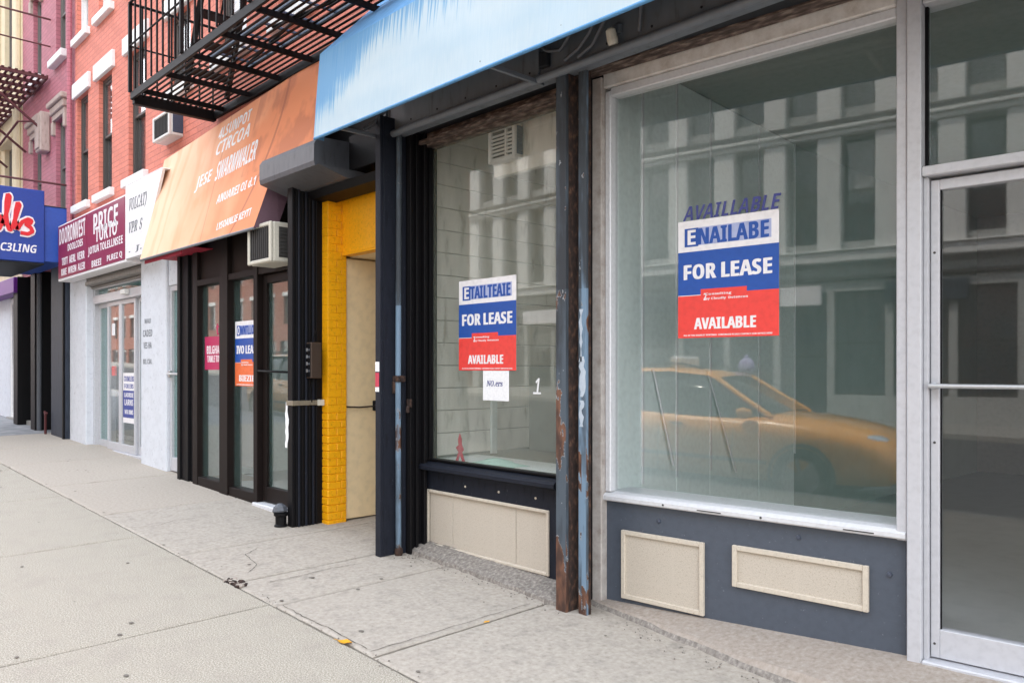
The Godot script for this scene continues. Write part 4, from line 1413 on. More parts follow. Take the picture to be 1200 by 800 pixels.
	lathe(st, [[0.0, 0.0], [0.055, 0.0], [0.055, 0.012], [0.046, 0.02], [0.046, 0.085], [0.06, 0.095], [0.06, 0.115], [0.0, 0.118]], 14, Transform3D.IDENTITY)
	obj("stub", st, mats["black_paint"], b)
	st = mb()
	lathe(st, [[0.058, 0.118], [0.066, 0.13], [0.052, 0.165], [0.02, 0.19], [0.0, 0.192]], 7, Transform3D(Basis(Vector3(0, 0, 1), 0.12), Vector3.ZERO))
	obj("cap", st, mats["cable_grey"], b)

# ---------------------------------------------------------------- brown shopfront
func brown_shopfront():
	var b := thing("brown_shopfront", "dark brown framed narrow shopfront with a magenta notice and a glazed door", "shopfront")
	var z := 0.2
	var g := gy(-8.0, z)
	var f: Material = mats["brown_black"]
	var st := mb()
	box(st, Vector3(-9.06, 0.05, 0.0), Vector3(-8.98, 3.0, 0.22), 0.005)
	box(st, Vector3(-8.98, 0.05, 0.0), Vector3(-8.80, 3.0, 0.20), 0.004)
	box(st, Vector3(-8.80, 0.05, 0.10), Vector3(-8.66, 3.0, 0.17), 0.004)
	obj("corner_post", st, mats["black_paint"], b)
	st = mb()
	box(st, Vector3(-8.66, 0.10, 0.08), Vector3(-8.53, 2.90, 0.205), 0.004)
	box(st, Vector3(-7.945, 0.08, 0.06), Vector3(-7.75, 2.90, 0.215), 0.005)
	box(st, Vector3(-7.17, 0.06, 0.06), Vector3(-7.09, 2.90, 0.215), 0.005)
	box(st, Vector3(-6.47, 0.06, 0.06), Vector3(-6.132, 2.90, 0.205), 0.005)
	box(st, Vector3(-8.53, 0.10, 0.08), Vector3(-7.945, 0.225, 0.20), 0.004)
	box(st, Vector3(-7.75, 0.08, 0.08), Vector3(-7.17, 0.20, 0.20), 0.004)
	for r in [[-8.53, -7.945], [-7.75, -7.17], [-7.09, -6.47]]:
		box(st, Vector3(r[0], 2.265, 0.08), Vector3(r[1], 2.33, 0.205), 0.004)
		box(st, Vector3(r[0], 2.86, 0.08), Vector3(r[1], 3.0, 0.205), 0.004)
	obj("frame", st, f, b)
	for r in [[-8.53, -7.945], [-7.75, -7.17], [-7.09, -6.47]]:
		boxed("header_panel", Vector3(r[0], 2.33, 0.10), Vector3(r[1], 2.86, 0.17), 0.003, f, b)
	boxed("pane", Vector3(-8.535, 0.22, 0.138), Vector3(-7.94, 2.27, 0.146), 0, mats["shop_glass"], b)
	boxed("pane", Vector3(-7.755, 0.195, 0.138), Vector3(-7.165, 2.27, 0.146), 0, mats["shop_glass"], b)
	st = mb()
	frame(st, -7.085, -6.475, 0.135, 2.26, 0.10, 0.16, 0.075, 0.004, 0.14, 0.08)
	var d := obj("door", st, f, b)
	boxed("door_pane", Vector3(-7.02, 0.26, 0.126), Vector3(-6.54, 2.19, 0.134), 0, mats["shop_glass"], d)
	st = mb(true)
	tube(st, [Vector3(-7.07, 1.36, 0.165), Vector3(-7.06, 1.36, 0.215), Vector3(-6.53, 1.35, 0.215), Vector3(-6.52, 1.35, 0.165)], 0.010, 8)
	obj("pull_bar", st, mats["black_paint"], d)
	boxed("door_step", Vector3(-7.14, 0.02, 0.02), Vector3(-6.50, 0.125, 0.245), 0.008, mats["white_aluminium"], b)
	boxed("door_notice", Vector3(-6.63, 1.78, 0.1345), Vector3(-6.55, 1.90, 0.1355), 0, mats["paper"], d)
	boxed("door_notice", Vector3(-6.64, 1.60, 0.1345), Vector3(-6.545, 1.74, 0.1355), 0, mats["paper"], d)
	# the room inside, pale on its left
	boxed("inner_wall", Vector3(-9.05, 0.12, -1.9), Vector3(-6.30, 3.2, -1.8), 0, mats["pale_reveal"], b)
	boxed("inner_floor", Vector3(-9.05, 0.0, -1.8), Vector3(-6.24, 0.14, 0.05), 0, mats["room_floor"], b)
	boxed("inner_side", Vector3(-9.10, 0.14, -1.8), Vector3(-9.0, 3.2, 0.0), 0, mats["pale_reveal"], b)
	boxed("inner_counter", Vector3(-6.95, 0.14, -1.2), Vector3(-6.25, 1.0, -0.7), 0.01, mats["cream_panel"], b)
	boxed("sun_blind", Vector3(-8.53, 0.30, -0.30), Vector3(-8.24, 2.3, -0.29), 0, mats["blind_cloth"], b)
	var p := thing("magenta_notice", "small magenta notice with white lettering on the brown shopfront's left pane", "notice", at(-8.20, 1.545, 0.1465))
	boxed("sheet", Vector3(-0.265, -0.175, 0), Vector3(0.265, 0.175, 0.0012), 0, mats["sign_magenta"], p)
	lettering("line", "BILGHAED", at(0, 0.035, 0.002), 0.42, 0.085, mats["sign_white"], p)
	lettering("line", "TANLE TOWGE", at(0.02, -0.06, 0.002), 0.44, 0.07, mats["sign_white"], p)
	lettering("mark", "t", at(0.06, 0.245, 0.001), 0.07, 0.12, mats["sign_magenta"], p)
	lease_sign("lease_sign", "white, blue and orange lease sign on the brown shopfront's middle pane", at(-7.44, 1.53, 0.1465), 0.545, 0.64, "OWNTLLOSE", "IVO LEASE", "BIEZIE", mats["sign_orange"], "for lease signs")
	cooler("door_cooler", "cream box air conditioner jutting out above the brown shopfront's door", at(-6.77, 2.295, 0.10), 0.44, 0.345, 0.36, mats["plastic_cream"])
	# shutter hood
	b = thing("shutter_hood", "grey painted roller-shutter hood over the yellow entrance", "shutter hood")
	st = mb()
	along_x(st, [[0.10, 3.16], [0.46, 3.15], [0.53, 3.128], [0.555, 3.09], [0.557, 2.96], [0.548, 2.925], [0.10, 2.925]], -6.33, -5.42)
	obj("casing", st, mats["grey_hood"], b)
	st = mb()
	along_x(st, [[0.12, 2.924], [0.548, 2.924], [0.32, 2.86], [0.12, 2.855]], -6.325, -5.36)
	obj("underside", st, mats["grey_hood"], b)
	st = mb()
	along_x(st, [[0.05, 2.854], [0.28, 2.854], [0.24, 2.80], [0.05, 2.79]], -6.03, -4.88)
	obj("shutter_roll", st, mats["black_paint"], b)
	boxed("end_bracket", Vector3(-5.42, 2.93, 0.0), Vector3(-4.87, 3.2, 0.25), 0.004, mats["black_paint"], b)
	# panel that closes the wall above brown shopfront and entrance
	b = thing("dark_wall_band", "dark painted wall band above the brown shopfront and yellow entrance, plus a black board added as awning shade", "wall")
	boxed("shade_board", Vector3(-6.35, 3.02, 0.101), Vector3(-4.875, 3.95, 0.127), 0.003, mats["black_paint"], b)  # added black sheet standing in for the shade under the blue awning
	boxed("band", Vector3(-9.1, 3.0, -0.20), Vector3(-4.87, 3.3, 0.095), 0, mats["brown_black"], b)

# ---------------------------------------------------------------- white shopfront
func white_shopfront():
	var b := thing("white_shopfront", "pale grey shopfront with aluminium sliding doors under the maroon sign", "shopfront")
	boxed("pilaster", Vector3(-13.72, 0.1, -0.3), Vector3(-12.88, 2.72, 0.12), 0.012, mats["pale_stucco"], b)
	boxed("pilaster", Vector3(-10.50, 0.05, 0.03), Vector3(-9.64, 2.80, 0.13), 0.012, mats["pale_stucco"], b)
	boxed("pilaster_core", Vector3(-10.50, 0.05, -0.3), Vector3(-9.9, 2.80, 0.029), 0, mats["pale_stucco"], b)
	boxed("header_wall", Vector3(-13.72, 2.72, -0.3), Vector3(-9.1, 3.05, 0.05), 0, mats["pale_stucco"], b)
	boxed("header_wall", Vector3(-9.64, 2.36, -0.3), Vector3(-9.1, 2.72, 0.10), 0.006, mats["pale_stucco"], b)
	var st := mb()
	for i in 7:
		box(st, Vector3(-12.88, 2.60 + 0.0, 0.10 - i * 0.045), Vector3(-10.50, 2.66, 0.135 - i * 0.045), 0.01)
	var sh := obj("shutter_roll", st, mats["shutter_slats"], b)
	for i in 5:
		boxed("shutter_slat", Vector3(-12.88, 2.56 + i * 0.035, 0.02 + i * 0.02), Vector3(-10.50, 2.59 + i * 0.035, 0.05 + i * 0.02), 0.006, mats["shutter_slats"], sh)
	var al: Material = mats["aluminium"]
	st = mb()
	box(st, Vector3(-12.88, 0.24, -0.08), Vector3(-12.80, 2.6, 0.02), 0.003)
	box(st, Vector3(-10.58, 0.20, -0.08), Vector3(-10.50, 2.6, 0.02), 0.003)
	box(st, Vector3(-12.80, 2.33, -0.10), Vector3(-10.58, 2.45, 0.05), 0.004)
	box(st, Vector3(-12.80, 2.54, -0.08), Vector3(-10.58, 2.60, 0.02), 0.004)
	box(st, Vector3(-12.80, 0.18, -0.10), Vector3(-10.58, 0.235, 0.03), 0.004)
	obj("frame", st, al, b)
	boxed("transom_pane", Vector3(-12.80, 2.45, -0.04), Vector3(-10.58, 2.54, -0.032), 0, mats["green_glass"], b)
	boxed("door_sensor", Vector3(-11.35, 2.37, 0.05), Vector3(-11.18, 2.44, 0.12), 0.01, mats["plastic_white"], b)
	var edges := [-12.80, -12.28, -11.72, -11.10, -10.58]
	for i in 4:
		st = mb()
		var zz := -0.045 if i % 3 == 0 else -0.01
		frame(st, edges[i] + 0.003, edges[i + 1] - 0.003, 0.237, 2.328, zz - 0.025, zz + 0.012, 0.055, 0.003, 0.11, 0.06)
		var d := obj("sliding_door", st, al, b)
		boxed("door_pane", Vector3(edges[i] + 0.05, 0.34, zz - 0.012), Vector3(edges[i + 1] - 0.05, 2.275, zz - 0.004), 0, mats["green_glass"] if i % 3 == 0 else mats["shop_glass"], d)
	st = mb()
	frame(st, -9.635, -9.08, 0.18, 2.355, 0.03, 0.09, 0.06, 0.003, 0.16, 0.06)
	var nd := obj("narrow_door", st, al, b)
	boxed("door_pane", Vector3(-9.58, 0.33, 0.052), Vector3(-9.14, 2.30, 0.060), 0, mats["green_glass"], nd)
	st = mb()
	box(st, Vector3(-9.62, 1.28, 0.09), Vector3(-9.56, 1.36, 0.12), 0.006)
	tube(st, [Vector3(-9.60, 1.32, 0.13), Vector3(-9.2, 1.32, 0.13)], 0.014, 8)
	obj("push_bar", st, mats["steel_bar"], nd)
	boxed("inner_floor", Vector3(-13.4, 0.0, -3.0), Vector3(-9.6, 0.2, -0.10), 0, mats["room_floor"], b)
	boxed("inner_wall", Vector3(-13.4, 0.2, -3.1), Vector3(-9.6, 3.0, -3.0), 0, mats["room_wall"], b)
	boxed("notice_box", Vector3(-12.16, 1.28, -0.05), Vector3(-12.02, 1.42, -0.02), 0.004, mats["sign_red"], b)
	boxed("door_notice", Vector3(-12.12, 1.85, -0.0135), Vector3(-11.98, 2.02, -0.0125), 0, mats["paper"], b)
	var p := thing("blue_poster", "tall white and blue poster on the white shopfront's sliding door", "poster", at(-11.40, 0.985, -0.0135))
	boxed("sheet", Vector3(-0.235, -0.34, 0), Vector3(0.235, 0.34, 0.0012), 0, mats["sign_white"], p)
	boxed("blue_band", Vector3(-0.235, -0.27, 0.0012), Vector3(0.235, 0.10, 0.002), 0, mats["sign_ink"], p)
	lettering("line", "COIMLERS", at(0, 0.26, 0.0022), 0.40, 0.07, mats["sign_ink"], p)
	lettering("line", "FOR ERS", at(0, 0.16, 0.0022), 0.36, 0.06, mats["sign_ink"], p)
	lettering("line", "LAORDE", at(0.0, 0.04, 0.0027), 0.36, 0.06, mats["sign_white"], p)
	lettering("line", "LARNS", at(0.0, -0.06, 0.0027), 0.34, 0.08, mats["sign_white"], p)
	lettering("line", "WK KMS", at(0.0, -0.19, 0.0027), 0.34, 0.06, mats["sign_white"], p)
	p = thing("pilaster_lettering", "faint grey stencilled lettering on the pale pilaster beside sliding doors", "lettering", at(-10.26, 1.80, 0.1305))
	for i in 4:
		lettering("line", ["WAU", "CADED", "VES HA", "BEL CIAL"][i], at(0.0, 0.17 - i * 0.15 - (0.05 if i == 3 else 0.0), 0.0006), [0.22, 0.32, 0.28, 0.30][i], [0.06, 0.085, 0.08, 0.06][i], mats["grey_ink"], p, null, 0.0, 0.001)

func far_shopfront():
	var b := thing("far_dark_shopfront", "dark slate columns and white door of the shop under the royal blue sign", "shopfront")
	var cols := [[-14.62, -13.78, 0.17, "slate_paint"], [-15.75, -15.45, 0.22, "black_paint"], [-16.95, -16.62, 0.24, "black_paint"]]
	for c in cols:
		boxed("column", Vector3(c[0], 0.1, -0.3), Vector3(c[1], 3.05, c[2]), 0.01, mats[c[3]], b)
	boxed("column_edge", Vector3(-13.86, 0.1, 0.171), Vector3(-13.78, 3.05, 0.20), 0.006, mats["black_paint"], b)
	var st := mb(true)
	tube(st, [Vector3(-15.42, 0.3, 0.16), Vector3(-15.42, 3.0, 0.16)], 0.04, 8)
	obj("drain_pipe", st, mats["cable_grey"], b)
	boxed("dark_door", Vector3(-15.42, 0.3, -0.25), Vector3(-14.62, 3.05, -0.18), 0.004, mats["black_paint"], b)
	boxed("dark_pane", Vector3(-16.62, 0.75, -0.12), Vector3(-15.75, 2.9, -0.11), 0, mats["dark_glass"], b)
	boxed("dark_riser", Vector3(-16.62, 0.1, -0.2), Vector3(-15.75, 0.75, -0.05), 0.006, mats["slate_paint"], b)
	boxed("inner_wall", Vector3(-23.0, 0.1, -1.6), Vector3(-13.8, 3.05, -1.5), 0, mats["room_dark"], b)
	boxed("wall_pier", Vector3(-17.25, 0.1, -0.3), Vector3(-16.95, 3.05, 0.08), 0.006, mats["pale_stucco"], b)
	st = mb()
	frame(st, -18.2, -17.25, 0.42, 2.75, -0.05, 0.04, 0.10)
	var d := obj("white_door", st, mats["white_trim"], b)
	boxed("door_panel", Vector3(-18.1, 0.52, -0.04), Vector3(-17.35, 1.45, 0.0), 0.01, mats["white_trim"], d)
	boxed("door_pane", Vector3(-18.1, 1.45, -0.03), Vector3(-17.35, 2.65, -0.022), 0, mats["house_glass"], d)
	boxed("wall_pier", Vector3(-22.0, 0.1, -0.3), Vector3(-18.2, 3.05, 0.05), 0.006, mats["pale_stucco"], b)
	boxed("step", Vector3(-18.3, 0.2, -0.1), Vector3(-15.6, 0.44, 0.10), 0.01, mats["kerb_stone"], b)
	boxed("ceiling", Vector3(-22.0, 2.95, -1.5), Vector3(-13.8, 3.05, -0.3), 0, mats["room_dark"], b)
	st = mb(true)
	tube(st, [Vector3(-14.75, 0.28, 0.22), Vector3(-14.74, 0.62, 0.22), Vector3(-14.68, 0.66, 0.22)], 0.02, 7)
	tube(st, [Vector3(-14.74, 0.6, 0.22), Vector3(-14.80, 0.68, 0.22)], 0.018, 7)
	var r := obj("standpipe", st, mats["iron_rust_red"], self)
	tag(r, "thin rusty forked standpipe at the foot of the slate column", "standpipe")

# ---------------------------------------------------------------- awnings and signs
func sheet_uv(st: SurfaceTool, a: Vector3, b: Vector3, c: Vector3, d: Vector3, ua: Vector2, ub: Vector2, uc: Vector2, ud: Vector2):
	var ps := [a, b, c, a, c, d]
	var us := [ua, ub, uc, ua, uc, ud]
	for t in 2:
		for k in [0, 2, 1]:
			st.set_uv(us[t * 3 + k])
			st.add_vertex(ps[t * 3 + k])

func awnings_and_signs():
	# ---- faded blue awning
	var a := thing("blue_awning", "long faded sky blue canvas awning over the two vacant shops", "awning")
	var x0 := -5.2
	var x1 := 3.0
	var fb := Vector3(0, 3.05, 0.68)
	var ff := Vector3(0, 3.68, 0.63)
	var ft := Vector3(0, 4.24, 0.10)
	var X := func(p: Vector3, x: float) -> Vector3: return Vector3(x, p.y, p.z)
	var st := mb()
	st = mb(true)
	var n := 164
	var wrinkle := noise(77, 0.9, 3)
	var pt := func(i: int, k: int) -> Vector3:
		var x := lerpf(x0, x1, float(i) / n)
		var v := k / 8.0
		var p: Vector3 = fb.lerp(ff, v)
		var slack := sin(PI * v) * 0.6 + 0.4 * (1.0 - v)
		var bay := absf(sin(PI * (x + 4.9) / 1.6))
		return Vector3(x, p.y - 0.006 * bay * (1.0 - v), p.z + slack * (0.004 + 0.010 * wrinkle.get_noise_2d(x * 1.6, v * 1.1) + 0.004 * bay))
	for i in n:
		for k in 8:
			sheet_uv(st, pt.call(i, k), pt.call(i + 1, k), pt.call(i + 1, k + 1), pt.call(i, k + 1), Vector2(float(i) / n, 1.0 - k / 8.0), Vector2(float(i + 1) / n, 1.0 - k / 8.0), Vector2(float(i + 1) / n, 1.0 - (k + 1) / 8.0), Vector2(float(i) / n, 1.0 - (k + 1) / 8.0))
	obj("valance", st, mats["blue_canvas"], a)
	st = mb()
	var lift := Vector3(0, -0.012, -0.022)
	out_quad(st, [X.call(fb, x0) + Vector3(0, 0, -0.022), X.call(fb, x1) + Vector3(0, 0, -0.022), X.call(ff, x1) + lift, X.call(ff, x0) + lift], Vector3(0, 3.3, 5))
	out_quad(st, [X.call(ff, x0) + lift, X.call(ff, x1) + lift, X.call(ft, x1) + lift, X.call(ft, x0) + lift], Vector3(0, 9, 2))
	obj("lining", st, mats["awning_back"], a)
	st = mb()
	quad(st, X.call(ff, x0), X.call(ff, x1), X.call(ft, x1), X.call(ft, x0))
	obj("top_sheet", st, mats["blue_canvas_plain"], a)
	for s in [[x0, -1.0], [x1, 1.0]]:
		st = mb()
		var p := PackedVector2Array([Vector2(-0.679, 3.052), Vector2(-0.629, 3.678), Vector2(-0.11, 4.23), Vector2(-0.10, 3.90), Vector2(-0.56, 3.60), Vector2(-0.60, 3.052)])
		prism(st, p, 0.005, Transform3D(Basis(Vector3(0, 0, -1), Vector3.UP, Vector3(1, 0, 0)), Vector3(s[0] + (0.001 if s[1] < 0 else -0.006), 0, 0)))
		obj("end_panel", st, mats["blue_canvas_plain"], a)
	st = mb(true)
	tube(st, [Vector3(x0, 3.05, 0.676), Vector3(x1, 3.05, 0.676)], 0.011, 8)
	obj("hem_rod", st, mats["blue_canvas_plain"], a)
	st = mb(true)
	tube(st, [Vector3(x0 + 0.01, 3.645, 0.605), Vector3(x1, 3.645, 0.605)], 0.014, 8)
	obj("fold_rail", st, mats["cable_grey"], a)
	for x in [-4.9, -3.32, -1.7, -0.1, 1.5]:
		st = mb()
		box(st, Vector3(x - 0.012, 3.060, 0.22), Vector3(x + 0.012, 3.085, 0.66), 0.002)
		box(st, Vector3(x - 0.012, 3.086, 0.595), Vector3(x + 0.012, 3.60, 0.615), 0.002)
		box(st, Vector3(x - 0.015, 3.09, 0.251), Vector3(x + 0.015, 3.50, 0.27), 0.002)
		obj("bracket", st, mats["fascia_paint"], a)
	for i in 5:
		st = mb(true)
		lathe(st, [[0.006, 0], [0.004, 0.004], [0, 0.005]], 6, Transform3D(Basis(Vector3(1, 0, 0), PI / 2), Vector3(-4.6 + i * 0.62, 3.085 + rng.randf() * 0.02, 0.676)))
		obj("eyelet", st, mats["grille_dark"], a)
	# ---- orange awning
	a = thing("orange_awning", "peach and orange printed canvas awning with white lettering above the brown shopfront", "awning")
	var bl := Vector3(-9.42, 2.60, 0.50)
	var tl := Vector3(-9.50, 3.80, 0.20)
	var up := Vector3(0, tl.y - bl.y, tl.z - bl.z)
	var P := func(x: float, v: float) -> Vector3: return Vector3(x, bl.y + up.y * v, bl.z + up.z * v)
	var U := func(x: float, v: float) -> Vector2: return Vector2((x + 9.52) / 4.5, 1.0 - v / 1.22)
	var T := func(x: float) -> float: return 1.0 + (x + 9.5) * 0.056
	# an outline with a notch where the shutter hood is; right part rises behind it
	st = mb()
	var xs := [-9.42, -9.0, -8.5, -8.0, -7.5, -7.0, -6.56]
	for i in xs.size() - 1:
		sheet_uv(st, P.call(xs[i], 0.0), P.call(xs[i + 1], 0.0), P.call(xs[i + 1], 0.5), P.call(xs[i], 0.5), U.call(xs[i], 0), U.call(xs[i + 1], 0), U.call(xs[i + 1], 0.5), U.call(xs[i], 0.5))
		sheet_uv(st, P.call(xs[i], 0.5), P.call(xs[i + 1], 0.5), P.call(xs[i + 1], T.call(xs[i + 1])), P.call(xs[i] - (0.08 if i == 0 else 0.0), T.call(xs[i])), U.call(xs[i], 0.5), U.call(xs[i + 1], 0.5), U.call(xs[i + 1], T.call(xs[i + 1])), U.call(xs[i], T.call(xs[i])))
	sheet_uv(st, P.call(-6.56, 0.0), P.call(-6.42, 0.46), P.call(-6.42, T.call(-6.42)), P.call(-6.56, T.call(-6.56)), U.call(-6.56, 0), U.call(-6.42, 0.46), U.call(-6.42, T.call(-6.42)), U.call(-6.56, T.call(-6.56)))
	sheet_uv(st, P.call(-6.42, 0.46), P.call(-5.78, 0.46), P.call(-5.78, T.call(-5.78)), P.call(-6.42, T.call(-6.42)), U.call(-6.42, 0.46), U.call(-5.78, 0.46), U.call(-5.78, T.call(-5.78)), U.call(-6.42, T.call(-6.42)))
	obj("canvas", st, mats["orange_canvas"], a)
	st = mb()
	var back := Vector3(0, -0.004, -0.008)
	quad(st, P.call(-9.42, T.call(-9.42)) + back, P.call(-5.78, T.call(-5.78)) + back, P.call(-5.78, 0.46) + back, P.call(-9.42, 0.46) + back)
	quad(st, P.call(-9.42, 0.46) + back, P.call(-6.42, 0.46) + back, P.call(-6.56, 0.0) + back, P.call(-9.42, 0.0) + back)
	obj("lining", st, mats["awning_back"], a)
	st = mb(true)
	tube(st, [P.call(-9.42, 0.0) + Vector3(0, 0.004, -0.012), P.call(-6.56, 0.0) + Vector3(0, 0.004, -0.012)], 0.014, 8)
	obj("hem_rod", st, mats["fascia_paint"], a)
	boxed("red_soffit", Vector3(-9.38, 2.63, 0.10), Vector3(-8.2, 2.636, 0.475), 0, mats["crimson_cloth"], a)
	boxed("red_soffit_front", Vector3(-9.38, 2.56, 0.455), Vector3(-8.3, 2.63, 0.461), 0, mats["crimson_cloth"], a)
	st = mb()
	var e0: Vector3 = P.call(-6.55, 0.0)
	var e1: Vector3 = P.call(-6.41, 0.46)
	out_quad(st, [e0, e1, Vector3(e1.x + 0.02, e1.y, 0.16), Vector3(e0.x + 0.06, e0.y + 0.05, 0.30)], e0 + Vector3(-1, 0, 0))
	out_quad(st, [e0 + Vector3(-0.006, 0, 0), e1 + Vector3(-0.006, 0, 0), Vector3(e1.x + 0.014, e1.y, 0.16), Vector3(e0.x + 0.054, e0.y + 0.05, 0.30)], e0 + Vector3(1, 0, 0))
	obj("end_flap", st, mats["plum_cloth"], a)
	var yv := up.normalized()
	var nv := Vector3.RIGHT.cross(yv)
	var lean_xf := func(x: float, v: float) -> Transform3D: return Transform3D(Basis(Vector3.RIGHT, yv, nv), P.call(x, v) + nv * 0.002)
	var w: Material = mats["sign_white"]
	var tilt := Transform3D(Basis(Vector3(0, 0, 1), 0.07), Vector3.ZERO)
	lettering("title", "JESE", lean_xf.call(-8.06, 0.575) * tilt, 0.37, 0.18, w, a)
	lettering("title", "SWARMWALER", lean_xf.call(-7.33, 0.635) * tilt, 0.86, 0.21, w, a)
	lettering("line", "CTRCOA", lean_xf.call(-7.54, 0.85) * tilt, 0.74, 0.15, w, a, null, 0.1)
	lettering("line", "4LSUNPOT", lean_xf.call(-7.60, 0.99) * tilt, 0.70, 0.13, w, a)
	lettering("line", "ANUAREI OI d.1", lean_xf.call(-7.16, 0.37) * tilt, 0.80, 0.10, w, a)
	lettering("line", "LYSOANLIE KEYTT", lean_xf.call(-7.04, 0.12) * tilt, 0.70, 0.075, w, a)
	# ---- maroon sign
	var s := thing("maroon_sign", "two-panel maroon shop sign crowded with white lettering", "sign", at(0, 0, 0.33))
	boxed("backing", Vector3(-13.52, 2.70, -0.20), Vector3(-10.44, 3.54, -0.001), 0.006, mats["sign_white"], s)
	boxed("left_panel", Vector3(-13.49, 2.735, 0), Vector3(-12.045, 3.515, 0.006), 0.001, mats["sign_maroon"], s)
	boxed("right_panel", Vector3(-12.025, 2.735, 0), Vector3(-10.46, 3.515, 0.006), 0.001, mats["sign_maroon"], s)
	var rows := [["DOORONVEST", -12.77, 3.36, 1.32, 0.24], ["DOOLCOES", -12.60, 3.155, 0.75, 0.10], ["TRTT  AERL  VERR", -12.72, 2.975, 1.15, 0.11], ["RME  WREN  ALER", -12.72, 2.82, 1.20, 0.10], ["PRICE", -11.22, 3.33, 1.02, 0.27], ["TURTO", -11.20, 3.18, 0.90, 0.20], ["JOTUA TOLELLNSEE", -11.25, 2.98, 1.45, 0.13], ["BREEI", -11.6, 2.80, 0.42, 0.09], ["PLREZ Q", -10.85, 2.805, 0.60, 0.09]]
	for r in rows:
		lettering("lettering", r[0], at(r[1], r[2], 0.0072), r[3], r[4], w, s)
	# ---- white hand-lettered sign
	s = thing("white_sign", "blank white sign board with sketchy dark handwriting beside the maroon sign", "sign", at(0, 0, 0.33))
	st = mb()
	prism(st, PackedVector2Array([Vector2(-10.43, 2.735), Vector2(-9.80, 2.735), Vector2(-9.17, 3.63), Vector2(-10.43, 3.63)]), 0.03, at(0, 0, -0.026))
	obj("board", st, mats["sign_white"], s)
	boxed("frame", Vector3(-10.43, 2.76, -0.20), Vector3(-9.75, 3.60, -0.027), 0.006, mats["sign_white"], s)
	lettering("writing", "VOLCAT)", at(-10.0, 3.37, 0.005), 0.62, 0.18, mats["grey_ink"], s, serif_font, 0.35)
	lettering("writing", "VPR  S", at(-10.08, 3.10, 0.005), 0.48, 0.13, mats["grey_ink"], s, serif_font, 0.35)
	lettering("writing", ".  J.", at(-10.08, 2.82, 0.005), 0.45, 0.08, mats["grey_ink"], s, serif_font, 0.35)
	boxed("edge_cap", Vector3(-10.43, 3.631, -0.2), Vector3(-9.20, 3.645, 0.006), 0.004, mats["sign_white"], s)
	# chipped white rendering on the wall top of the sign
	# ---- royal blue projecting sign
	s = thing("royal_blue_sign", "royal blue box sign jutting over the pavement with red and white script", "sign", at(-13.62, 0, 0))
	boxed("box", Vector3(-2.2, 2.98, 0.49), Vector3(0.0, 4.07, 2.6), 0.01, mats["sign_royal"], s)
	boxed("wing", Vector3(-2.2, 3.01, 0.16), Vector3(-0.06, 3.85, 0.489), 0.008, mats["sign_royal_side"], s)
	boxed("wing_cap", Vector3(-2.2, 3.851, 0.16), Vector3(-0.055, 3.865, 0.489), 0.004, mats["slate_paint"], s)
	boxed("under_bar", Vector3(-2.2, 2.95, 0.49), Vector3(-0.02, 2.978, 2.6), 0.006, mats["fascia_dark"], s)
	# script strokes on the end face, whose own x runs to the right in view
	var face := Transform3D(Basis(Vector3(0, 0, -1), Vector3.UP, Vector3(1, 0, 0)), Vector3(0.001, 4.06, 1.066))
	var word := [
		[[-80, 380], [-84, 330], [-50, 290], [-10, 292], [12, 330], [-8, 378], [-50, 396], [-80, 380]],
		[[10, 345], [34, 285], [52, 215], [58, 160], [46, 150], [38, 200], [36, 280], [42, 345], [58, 382], [72, 372]],
		[[72, 372], [86, 330], [104, 268], [122, 210], [110, 196], [98, 250], [92, 320], [104, 372]],
		[[104, 372], [140, 318], [178, 296], [200, 304], [192, 322], [160, 330], [196, 352], [206, 376], [176, 394], [128, 390]],
	]
	for pass_no in 2:
		for line in word:
			var pl := PackedVector2Array()
			for q in line:
				pl.append(Vector2(0.181 * q[0] * 0.011, -((200.0 + 0.181 * q[1]) - 218.0) * 0.01256))
			var polys := Geometry2D.offset_polyline(pl, 0.052 if pass_no == 0 else 0.027, Geometry2D.JOIN_ROUND, Geometry2D.END_ROUND)
			var c := mb()
			for q in polys:
				if not Geometry2D.is_polygon_clockwise(q):
					prism(c, q, 0.012 if pass_no == 0 else 0.010, face * at(0, 0, 0.0 if pass_no == 0 else 0.0125))
			obj("script_outline" if pass_no == 0 else "script_stroke", c, mats["sign_white"] if pass_no == 0 else mats["letter_red"], s)
	lettering("lettering", "C3LING", face * at(0.235, -0.885, 0.002), 0.46, 0.12, w, s, null, 0.15, 0.004)
	lettering("lettering", "O", face * at(-0.09, -0.885, 0.002), 0.11, 0.12, w, s, null, 0.15, 0.004)
	s = thing("purple_sign_strip", "purple fascia strip under the royal blue sign at the street's far end", "sign")
	boxed("strip", Vector3(-20.5, 2.76, 0.06), Vector3(-16.63, 3.04, 0.30), 0.01, mats["purple_paint"], s)

